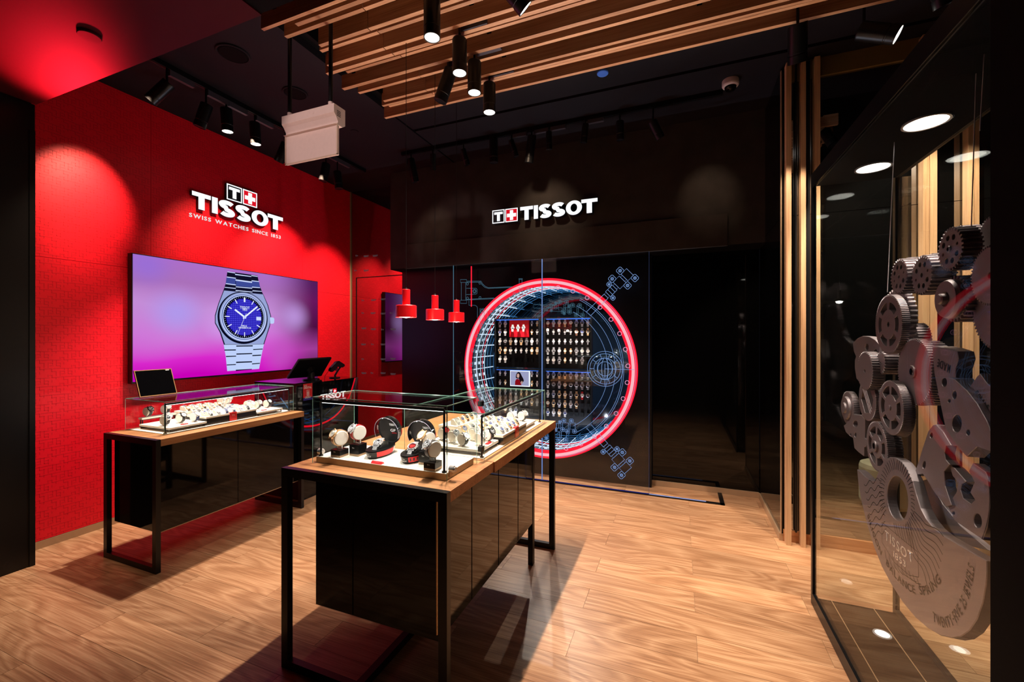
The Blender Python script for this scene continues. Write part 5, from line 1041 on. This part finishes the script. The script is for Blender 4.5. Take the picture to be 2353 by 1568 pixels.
# ---- ceiling fittings
def ceil_disc(name, label, cat, x, y, z, R, h, mt, ring=False, grp=None):
    t = thing(name, label, cat, (x, y, z - h), grp)
    MB().lathe([(0, 0), (R * .93, 0), (R, h * .3), (R, h)], 40, 0, Matrix.Translation((x, y, z - h))).build('cover', mt, t)
    if ring:
        MB().lathe([(R * 1.0, h), (R * 1.18, h), (R * 1.20, h * .5), (R * 1.16, 0), (R * 1.06, 0), (R, h)], 40, 0, Matrix.Translation((x, y, z - h))).build('rim', CEIL, t)
    return t
ceil_disc('ceiling_speaker', 'larger round dark ceiling speaker, nearest the entrance soffit', 'speaker', -3.12, 2.175, 3.74, .095, .012, MATT, True); ceil_disc('ceiling_speaker', 'smaller round dark ceiling speaker, behind the hanging sign rod', 'speaker', -3.12, 2.725, 3.74, .085, .012, MATT, True)
ceil_disc('ceiling_disc', 'pale blue round disc on the ceiling beside the last slat', 'ceiling disc', -.575, 3.435, 3.74, .045, .012, BLUEPLATE); ceil_disc('smoke_detector', 'flat round red-lit detector disc on the entrance soffit', 'detector', -2.954, 1.272, 3.236, .050, .016, SOFFIT)
ceil_disc('sprinkler_cover', 'tiny ceiling cover plate near the black slot', 'cover plate', P(815, 302, Z=3.74).x, P(815, 302, Z=3.74).y, 3.74, .04, .006, CEIL)
dc = thing('dome_camera', 'pinkish white dome security camera on the dark ceiling', 'camera', (.395, 3.93, 3.66)); A = Matrix.Translation((.395, 3.93, 0))
MB().lathe([(0, 3.74), (.062, 3.74), (.064, 3.735), (.064, 3.70), (.060, 3.69), (.046, 3.684)], 36, 0, A).build('housing', pbr('camera_white', hx(190, 176, 176), .4), dc); MB().lathe([(.046, 3.685), (.044, 3.672), (.034, 3.658), (.018, 3.650), (0, 3.648)], 30, 0, A).build('dome', BLACK, dc)
# ================================================================== SHOP WINDOW WITH GEARS
wn = struct('window_1'); WX0, WX1, WY0, WY1, WZ0, WZ1 = .742, 1.145, 1.447, 3.03, .07, 2.50
for x0, x1, nme in ((WX0 - .004, WX0 + .016, 'near'), (WX1 - .016, WX1 + .004, 'far')):
    boxo('frame_post', (x0, WY1 - .03, 0), (x1, WY1, 2.58), BLACKM, wn); boxo('frame_head', (x0, WY0, WZ1), (x1, WY1 - .03, 2.58), BLACKM, wn); boxo('frame_sill', (x0, WY0, 0), (x1, WY1 - .03, WZ0), BLACKM, wn)
boxo('frame_bead', (WX0 - .006, WY0, WZ1 - .006), (WX0 - .002, WY1 - .03, WZ1 + .004), BLACKM, wn)
boxo('glass_pane', (WX0 + .003, WY0, WZ0), (WX0 + .011, WY1 - .03, WZ1), GLASS, wn); boxo('glass_pane', (WX1 - .011, WY0, WZ0), (WX1 - .003, WY1 - .03, WZ1), GLASS, wn); boxo('glass_pane', (WX0 + .016, WY1 - .02, WZ0), (WX1 - .016, WY1 - .012, WZ1), GLASS, wn)
boxo('window_ceiling', (WX0 + .016, WY0, 2.50), (WX1 - .016, WY1 - .03, 2.58), MATT, wn); boxo('window_base', (WX0 + .016, WY0, 0.0), (WX1 - .016, WY1 - .03, .05), DARKW, wn)
m = MB()
for x in (.83, 1.03): m.box((x, WY0, .050), (x + .004, WY1 - .03, .0515))
m.build('base_seam', BRONZE, wn)
for i, (x, y) in enumerate(((.955, 2.27), (.950, 2.77))):
    t = thing('downlight', ['larger looking, nearer', 'smaller looking, farther'][i] + ' round downlight in the shop window ceiling', 'downlight', (x, y, 2.495), 'shop window downlights')
    MB().lathe([(.070, 2.4995), (.078, 2.4995), (.078, 2.493), (.070, 2.493)], 32, 0, Matrix.Translation((x, y, 0))).build('trim_ring', STEEL, t); MB().lathe([(0, 2.4965), (.070, 2.4965)], 32, 0, Matrix.Translation((x, y, 0))).build('diffuser', E_LAMP, t)
    spot((x, y, 2.485), (x - .02, y - .05, 0), 100, NEUT, 70, .8, .05)
t = thing('floor_light', 'small recessed lamp in the dark base of the shop window', 'lamp', (.985, 2.76, .05)); MB().lathe([(.030, .053), (.038, .053), (.040, .0495)], 28, 0, Matrix.Translation((.985, 2.76, 0))).build('trim_ring', STEEL, t); MB().lathe([(0, .052), (.030, .052)], 24, 0, Matrix.Translation((.985, 2.76, 0))).build('diffuser', E_LAMP, t)
# gears
gs = thing('gear_sculpture', 'large hanging sculpture of brushed metal watch gears behind the shop window glass', 'sculpture', (.95, 2.2, .42))
def cr_(ox, oy, k): return lambda x, y: (ox + x / k, oy + y / k)
g1 = cr_(1850, 450, 4.678); g2 = cr_(1850, 750, 4.678); g6 = cr_(1960, 1040, 3.485); g5 = cr_(2080, 760, 4.61)
def gear_loop(R, n, dep):
    o = []
    for i in range(n):
        for f, r in ((0, R - dep), (.28, R - dep), (.40, R), (.62, R), (.74, R - dep)): a = 2 * PI * (i + f) / n; o.append((r * math.cos(a), r * math.sin(a)))
    return o
def sector(r0, r1, a0, a1, k=8): return [(r1 * math.cos(a0 + (a1 - a0) * i / k), r1 * math.sin(a0 + (a1 - a0) * i / k)) for i in range(k + 1)] + [(r0 * math.cos(a1 - (a1 - a0) * i / k), r0 * math.sin(a1 - (a1 - a0) * i / k)) for i in range(k + 1)]
def gear(c, hpx, X, t, n, style, dep=.10, dx=0, part='gear'):
    """c = centre pixel, hpx = outer height in px, X = plane of the visible face"""
    p = P(*c, X=X); R = abs(P(c[0], c[1] - hpx / 2, X=X).z - p.z); o = Vector((X + t / 2 + dx, p.y, p.z)); loops = [gear_loop(R, n, R * dep)]
    if style == 'holes':
        for i in range(8): a = 2 * PI * i / 8 + .3; r = R * (.15 if i % 4 else .09); loops.append(circ(R * .58 * math.cos(a), R * .58 * math.sin(a), r, 14))
        loops.append(circ(0, 0, R * .13, 14))
    elif style == 'spoke':
        for i in range(6): a = 2 * PI * i / 6 + PI / 2; loops.append(sector(R * .48, R * .80, a + .10, a + PI / 3 - .10))
        loops.append(circ(0, 0, R * .09, 12))
    elif style == 'five':
        for i in range(6): a = 2 * PI * i / 6 + PI / 2; loops.append(sector(R * .50, R * .76, a + .12, a + PI / 3 - .12))
        loops.append(circ(0, 0, R * .10, 14))
    elif style == 'bars':
        for s in (-1, 1):
            for k in (0, 1):
                q = [(-.62, .18), (.62, .18), (.38, .60), (-.38, .60)] if k else [(-.70, .04), (.70, .04), (.68, .10), (-.68, .10)]
                a = math.radians(-52); loops.append([(R * (x * math.cos(a) - s * y * math.sin(a)) , R * (x * math.sin(a) + s * y * math.cos(a))) for x, y in q])
    elif style == 'plain': loops.append(circ(0, 0, R * .11, 16))
    ob = plate(part, loops, t, WEST(o), GEARM, gs, .0012)
    return o, R
def boss(o, R, r, h, t=.0):
    MB().lathe([(r * .55, 0), (r, 0), (r, h), (r * .92, h + .002), (r * .55, h + .002)], 28, 0, WEST(o) @ Matrix.Translation((0, 0, t))).build('boss', GEARM, gs)
def hub(o, r, h, t): MB().lathe([(0, h), (r * .8, h), (r, h * .8), (r, 0)], 24, 0, WEST(o) @ Matrix.Translation((0, 0, t))).build('hub', GEARM, gs)
o, R = gear(g1(1555, 575), 98, .90, .055, 30, 'holes', .12); boss(o, R, R * .16, .004, .0275)
gear(g1(1640, 560), 98, .985, .05, 30, 'plain', .12)
gear(g1(1005, 870), 80, .92, .045, 30, 'holes', .11); gear(g1(1090, 860), 82, .99, .05, 30, 'plain', .11)
gear(g1(1250, 855), 90, .93, .065, 28, 'holes', .11); gear(g1(1350, 840), 92, 1.01, .05, 28, 'plain', .11)
o, R = gear(g1(890, 1385), 135, .88, .028, 96, 'five', .045); gear(g1(960, 1330), 140, .96, .03, 40, 'plain', .08); gear(g1(1120, 1560), 80, 1.0, .05, 36, 'plain', .10)
o, R = gear(g1(1600, 1110), 105, .905, .07, 26, 'plain', .14); MB().lathe([(R * .30, .002), (R * .34, .010), (R * .80, .010), (R * .86, .0), (R * .86, -.01)], 40, 0, WEST(o) @ Matrix.Translation((0, 0, .05))).build('rim_disc', GEARM, gs); hub(o, R * .24, .02, .058)
gear(g1(2010, 480), 116, .985, .11, 44, 'plain', .09); gear(g1(1985, 855), 138, .86, .025, 56, 'plain', .075); gear((2300, 704), 210, .93, .03, 70, 'plain', .06)
o, R = gear(g2(1165, 490), 152, .90, .03, 72, 'plain', .045); boss(o, R, R * .19, .006, .015); gear(g2(1260, 500), 146, .96, .05, 46, 'plain', .09)
o, R = gear(g2(640, 480), 88, .87, .045, 44, 'plain', .06); gear(g2(808, 395), 51, .90, .06, 22, 'plain', .16)
o, R = gear(g2(915, 875), 124, .86, .03, 100, 'spoke', .04); hub(o, R * .10, .006, .015); gear(g2(985, 890), 124, .92, .02, 100, 'plain', .04)
o, R = gear(g2(665, 790), 96, .90, .05, 80, 'bars', .05)
o, R = gear(g2(455, 880), 76, .91, .03, 60, 'plain', .05); MB().lathe([(0, .016), (R * .30, .016), (R * .34, .008), (R * .66, .008), (R * .70, .0), (R * .70, -.02)], 36, 0, WEST(o) @ Matrix.Translation((0, 0, .02))).build('stepped_hub', GEARM, gs)
o, R = gear(g2(765, 1290), 112, .85, .03, 84, 'spoke', .05); boss(o, R, R * .22, .008, .015); gear(g2(850, 1290), 112, .92, .03, 60, 'plain', .06)
def trace(f, pts, X): return [P(*f(x, y), X=X) for x, y in pts]
def cut(name, f, outer, holes, X, t, bev=.0015):
    o = P(*f(*outer[0]), X=X); L2 = lambda ps: [(-(q.y - o.y), q.z - o.z) for q in trace(f, ps, X)]
    return plate(name, [L2(outer)] + [L2(h) for h in holes], t, WEST((X + t / 2, o.y, o.z)), GEARM, gs, bev)
def ell(cx, cy, rx, ry, n=20, rot=0): return [(cx + rx * math.cos(2 * PI * i / n) * math.cos(rot) - ry * math.sin(2 * PI * i / n) * math.sin(rot), cy + rx * math.cos(2 * PI * i / n) * math.sin(rot) + ry * math.sin(2 * PI * i / n) * math.cos(rot)) for i in range(n)]
cut('cam_plate', g2, [(512, 185), (560, 135), (620, 108), (690, 115), (750, 150), (800, 205), (800, 400), (780, 600), (680, 700), (600, 620), (552, 560), (535, 450), (535, 370), (548, 325), (525, 270)], [ell(663, 225, 20, 38), ell(755, 285, 22, 42)], .93, .03)
cut('bracket_plate', g2, [(415, 1070), (500, 1000), (520, 950), (600, 960), (640, 1000), (640, 1200), (662, 1230), (655, 1290), (632, 1300), (630, 1395), (570, 1350), (530, 1310), (515, 1200), (480, 1180), (440, 1140)], [ell(540, 1050, 26, 38), ell(540, 1170, 12, 30), ell(488, 1165, 8, 18)], .90, .05)
cut('bridge_plate', g5, [(290, 175), (345, 172), (440, 190), (545, 225), (560, 300), (530, 400), (530, 500), (590, 570), (640, 600), (690, 590), (735, 530), (760, 490), (790, 462), (860, 560), (1100, 760), (1250, 1000), (1250, 1330), (930, 1285), (760, 1225), (650, 1330), (560, 1240), (440, 1080), (400, 900), (360, 700), (310, 450)], [ell(413, 548, 30, 52), ell(520, 682, 26, 50), ell(545, 985, 55, 98), ell(665, 1080, 24, 38), ell(465, 745, 18, 26)], .88, .045)
cut('bridge_rail', g5, [(470, 505), (520, 520), (650, 640), (760, 780), (860, 960), (925, 1130), (1000, 1300), (985, 1320), (920, 1160), (840, 985), (745, 810), (640, 665), (540, 560)], [], .86, .02)
cut('lever_plate', g6, [(490, 180), (531, 60), (558, -31), (603, -167), (640, -215), (665, -220), (721, -160), (781, -61), (743, -57), (728, 7), (740, 60), (770, 95), (725, 150), (735, 270), (785, 420), (745, 430), (640, 300), (600, 230), (560, 170)], [ell(569, 100, 15, 34, 16, .1), ell(626, -137, 14, 26)], .865, .03)
cut('lever_plate', g6, [(770, 95), (810, 128), (900, 230), (868, 250), (858, 300), (880, 370), (945, 415), (980, 380), (940, 320), (975, 240), (930, 150), (960, 90), (1060, 160), (1085, 230), (1095, 420), (1070, 600), (1035, 695), (815, 545), (765, 440), (790, 380), (830, 320), (845, 240), (800, 190)], [ell(803, 487, 14, 18), ell(998, 548, 34, 62, 20, -.15)], .875, .03)
cut('dark_ring', g6, [(520, 240), (600, 215), (720, 420), (860, 590), (1080, 780), (900, 740), (740, 640), (620, 500), (550, 380)], [], .915, .02)
XR = .84
cut('rotor_weight', g6, [(34, 140), (60, 158), (105, 205), (150, 228), (185, 235), (190, 195), (215, 130), (250, 70), (295, 40), (345, 48), (390, 80), (435, 140), (475, 230), (505, 340), (540, 450), (585, 535), (640, 605), (720, 670), (830, 735), (940, 800), (1066, 872), (1068, 960), (1060, 1060), (1035, 1200), (990, 1330), (930, 1420), (860, 1470), (790, 1482), (700, 1462), (600, 1405), (500, 1320), (400, 1200), (310, 1060), (235, 920), (170, 760), (115, 580), (70, 400), (45, 260)], [ell(357, 370, 84, 184, 40, -.10)], XR, .035, .002)
# engraving on the rotor
en = MB(); XE = XR - .0006
def stroke(f, pts, w_=.0016):
    q = [P(*f(x, y), X=XE) for x, y in pts]
    for a, b in zip(q[:-1], q[1:]):
        d = (b - a); n = Vector((0, -d.z, d.y)).normalized() * w_; en.add([a + n, b + n, b - n, a - n], [(0, 1, 2, 3)])
def pt(a, k): return (357 + (84 * k) * math.cos(a) * 1.0 - 184 * k * math.sin(a) * -.10, 370 + 184 * k * math.sin(a) + 84 * k * math.cos(a) * -.10)
for i in range(34):
    a = math.radians(-200 + i * 7); k1 = 1.72 if i < 26 else 1.6
    stroke(g6, [pt(a + .10 * math.sin(j), 1.26 + (k1 - 1.26) * j / 4) if False else pt(a + .05 * (j / 4) ** 2 * (1 if i > 16 else -1), 1.26 + (k1 - 1.26) * j / 4) for j in range(5)])
for i in range(8):
    y = 255 + i * 58; x0 = 88 + i * 10
    stroke(g6, [(x0 + 10 * j, y + 18 * math.sin(j * 1.05) - j * 3 + 3 * i * .0) for j in range(int(15 - i * .4))])
ENDS = [(725, 675), (722, 747), (718, 820), (706, 878), (692, 932), (676, 976), (650, 1014), (620, 1044), (592, 1060)]
for i, E_ in enumerate(ENDS):
    S_ = (487 - 9 * i, 470 + 14 * i); L2 = lambda t, dx, dy: (S_[0] + (E_[0] - S_[0]) * t + dx, S_[1] + (E_[1] - S_[1]) * t + dy)
    stroke(g6, arc_fit([S_, L2(.25, -6, 4), L2(.5, -20, 6), L2(.75, 8, -8), E_]))
for i in range(8): stroke(g6, arc_fit([(325 + 19 * i, 578 - abs(i - 4) * 3), (338 + 19 * i, 630 + 6 * i), (352 + 20 * i, 672 + 15 * i)]))
for i in range(9): stroke(g6, arc_fit([(255 + i * 32, 780 + i * 28), (268 + i * 33, 860 + i * 26), (300 + i * 35, 930 + i * 18)]))
stroke(g6, [(232, 560), (520, 800), (525, 1000), (450, 985), (330, 880), (232, 720), (232, 560)], .0012)
stroke(g6, arc_fit([(1082, 215), (1095, 330), (1090, 470), (1065, 600), (1032, 695)]), .0018)
e_ = en.build('engraving', BLKP, gs); e_['kind'] = 'stuff'
def path_text(s, f, pts, hgt, X, name='engraved_letter', mt=None, bold=.02):
    q = [P(*f(x, y), X=X) for x, y in arc_fit(pts)]; ln = [0]
    for a, b in zip(q[:-1], q[1:]): ln.append(ln[-1] + (b - a).length)
    wds = []
    for ch in s:
        if ch == ' ': wds.append(.45); continue
        me, x0, x1, y0, y1 = text_mesh(ch, bold, 0.0); wds.append((x1 - x0) + .14)
    k = ln[-1] / sum(wds); pos = 0
    for ch, wd in zip(s, wds):
        if ch != ' ':
            c = pos + wd / 2 * k; i = max(j for j in range(len(ln)) if ln[j] <= c); i = min(i, len(q) - 2); t_ = (c - ln[i]) / max(1e-6, ln[i + 1] - ln[i]); p = q[i].lerp(q[i + 1], t_); d = (q[i + 1] - q[i]).normalized()
            M = frame(p, d, Vector((-1, 0, 0)).cross(d)); w2 = (wd - .14) * k; text(name, ch, M @ Matrix.Translation((-w2 / 2, hgt * .38 if ch == '-' else 0, 0)), w2, hgt * (.14 if ch == '-' else 1), mt or BLKP, gs, bold, .0008)
        pos += wd * k
path_text('SILICON', g6, [(112, 500), (140, 600), (180, 720), (228, 832)], .026, XE); path_text('BALANCE', g6, [(262, 890), (310, 970), (380, 1050), (450, 1110), (505, 1135)], .028, XE); path_text('SPRING', g6, [(535, 1140), (590, 1143), (640, 1115), (690, 1065), (712, 1030)], .030, XE)
path_text('TWENTY-FIVE 25 JEWELS', g6, [(640, 1345), (700, 1395), (770, 1405), (830, 1365), (880, 1290), (925, 1190), (955, 1060), (975, 925)], .032, XE)
path_text('TISSOT', g6, [(252, 690), (320, 750), (400, 830), (490, 895)], .040, XE, 'raised_letter', STEEL, .01); path_text('1853', g6, [(322, 830), (360, 870), (428, 930)], .026, XE, 'raised_letter', STEEL, .01)
path_text('MADE', g5, [(490, 370), (440, 345), (345, 295)], .030, .8794); path_text('SWISS', g5, [(745, 650), (785, 720), (830, 775), (890, 815)][::1], .026, .8794) if False else path_text('SWISS', g5, [(900, 800), (850, 745), (800, 680), (765, 620)], .030, .8794)
for (u0, v0), (u1, v1), X in (((2055, 335), (2039, 672), .92), ((2262, 130), (2252, 300), .90), ((2243, 360), (2232, 520), .94)):
    a, b = P(u0, v0, X=X), P(u1, v1, X=X); MB().cyl(b, (a.x, a.y, 2.50), .0018, n=6).build('cable', STEEL, gs)
# ---- mall-side things seen in the dark glass
t = thing('pouf', 'round cream upholstered pouf mirrored in the dark partition glass', 'pouf', (1.77, 2.86, 0)); MB().lathe([(0, .44), (.15, .44), (.18, .425), (.19, .39), (.19, .09), (.18, .06), (0, .06)], 36, 0, Matrix.Translation((1.77, 2.86, 0))).build('cushion', pbr('pouf_cloth', hx(214, 204, 170), .8), t); MB().lathe([(0, 0), (.16, 0), (.16, .06), (0, .06)], 28, 0, Matrix.Translation((1.77, 2.86, 0))).build('base', BLACKM, t)
t = thing('disc_lamp', 'wide flat black disc pendant lamp mirrored in the dark partition glass', 'pendant lamp', (1.89, 1.24, 2.03)); A = Matrix.Translation((1.89, 1.24, 0))
MB().lathe([(0, 2.10), (.03, 2.10), (.06, 2.085), (.26, 2.055), (.262, 2.05), (.06, 2.07), (0, 2.075)], 40, 0, A).build('shade', BLACKM, t); MB().lathe([(0, 2.03), (.03, 2.04), (.04, 2.06), (0, 2.07)], 20, 0, A).build('bulb', E_LAMP, t); MB().cyl((1.89, 1.24, 2.10), (1.89, 1.24, 2.2), .02, n=14).cyl((1.89, 1.24, 2.2), (1.89, 1.24, 3.24), .003, n=6).build('cord', BLACKM, t)
# ---- sub-parts: pieces that belong to one part of their thing
SUB = {'dial_marks': 'dial', 'dial_centre': 'dial', 'lens': 'head', 'led_strip': 'lamp_bar', 'cabinet_seam': 'cabinet', 'bottom_edge': 'cabinet', 'brass_pin': 'cabinet', 'white_lining': 'shade', 'visor_rim': 'visor', 'lid_print': 'lid_lining', 'tray_print': 'tray',
       'side_print': 'tray', 'lid_stripe': 'lid_shell', 'black_glass': 'panel_back', 'tiny_print': 'panel_back', 'rod_socket': 'housing', 'vents': 'housing', 'embossed_ring': 'housing', 'panel_rim': 'sign_panel', 'stand_foot': 'stand_arm',
       'trigger_guard': 'scanner_body', 'hinge_cap': 'screen_back', 'felt_top': 'felt_plinth', 'lock_plate': 'lock', 'emblem': 'block', 'holders': 'back_panel', 'light_strip': 'back_panel', 'rail_slot': 'rail', 'dial_lettering': 'dial', 'dial_grid': 'dial', 'minute_track': 'dial', 'hour_marker': 'dial',
       'date_window': 'dial', 'bracelet_gap': 'watch_bracelet', 'bracelet_glint': 'watch_bracelet', 'blue_band': 'board', 'sign_lettering': 'board', 'sign_print': 'board', 'dome': 'housing', 'engraved_letter': 'rotor_weight', 'raised_letter': 'rotor_weight', 'engraving': 'rotor_weight'}
base = lambda o: o.name.split('.')[0]
for r in [o for o in bpy.data.objects if o.parent is None and 'label' in o]:
    ch = list(r.children); first = {}
    for c in ch: first.setdefault(base(c), c)
    for c in ch:
        p = first.get(SUB.get(base(c), ''))
        if p is not None and p is not c and p.parent is r and not c.children and c.location.length < 1e-6 and p.location.length < 1e-6: c.parent = p
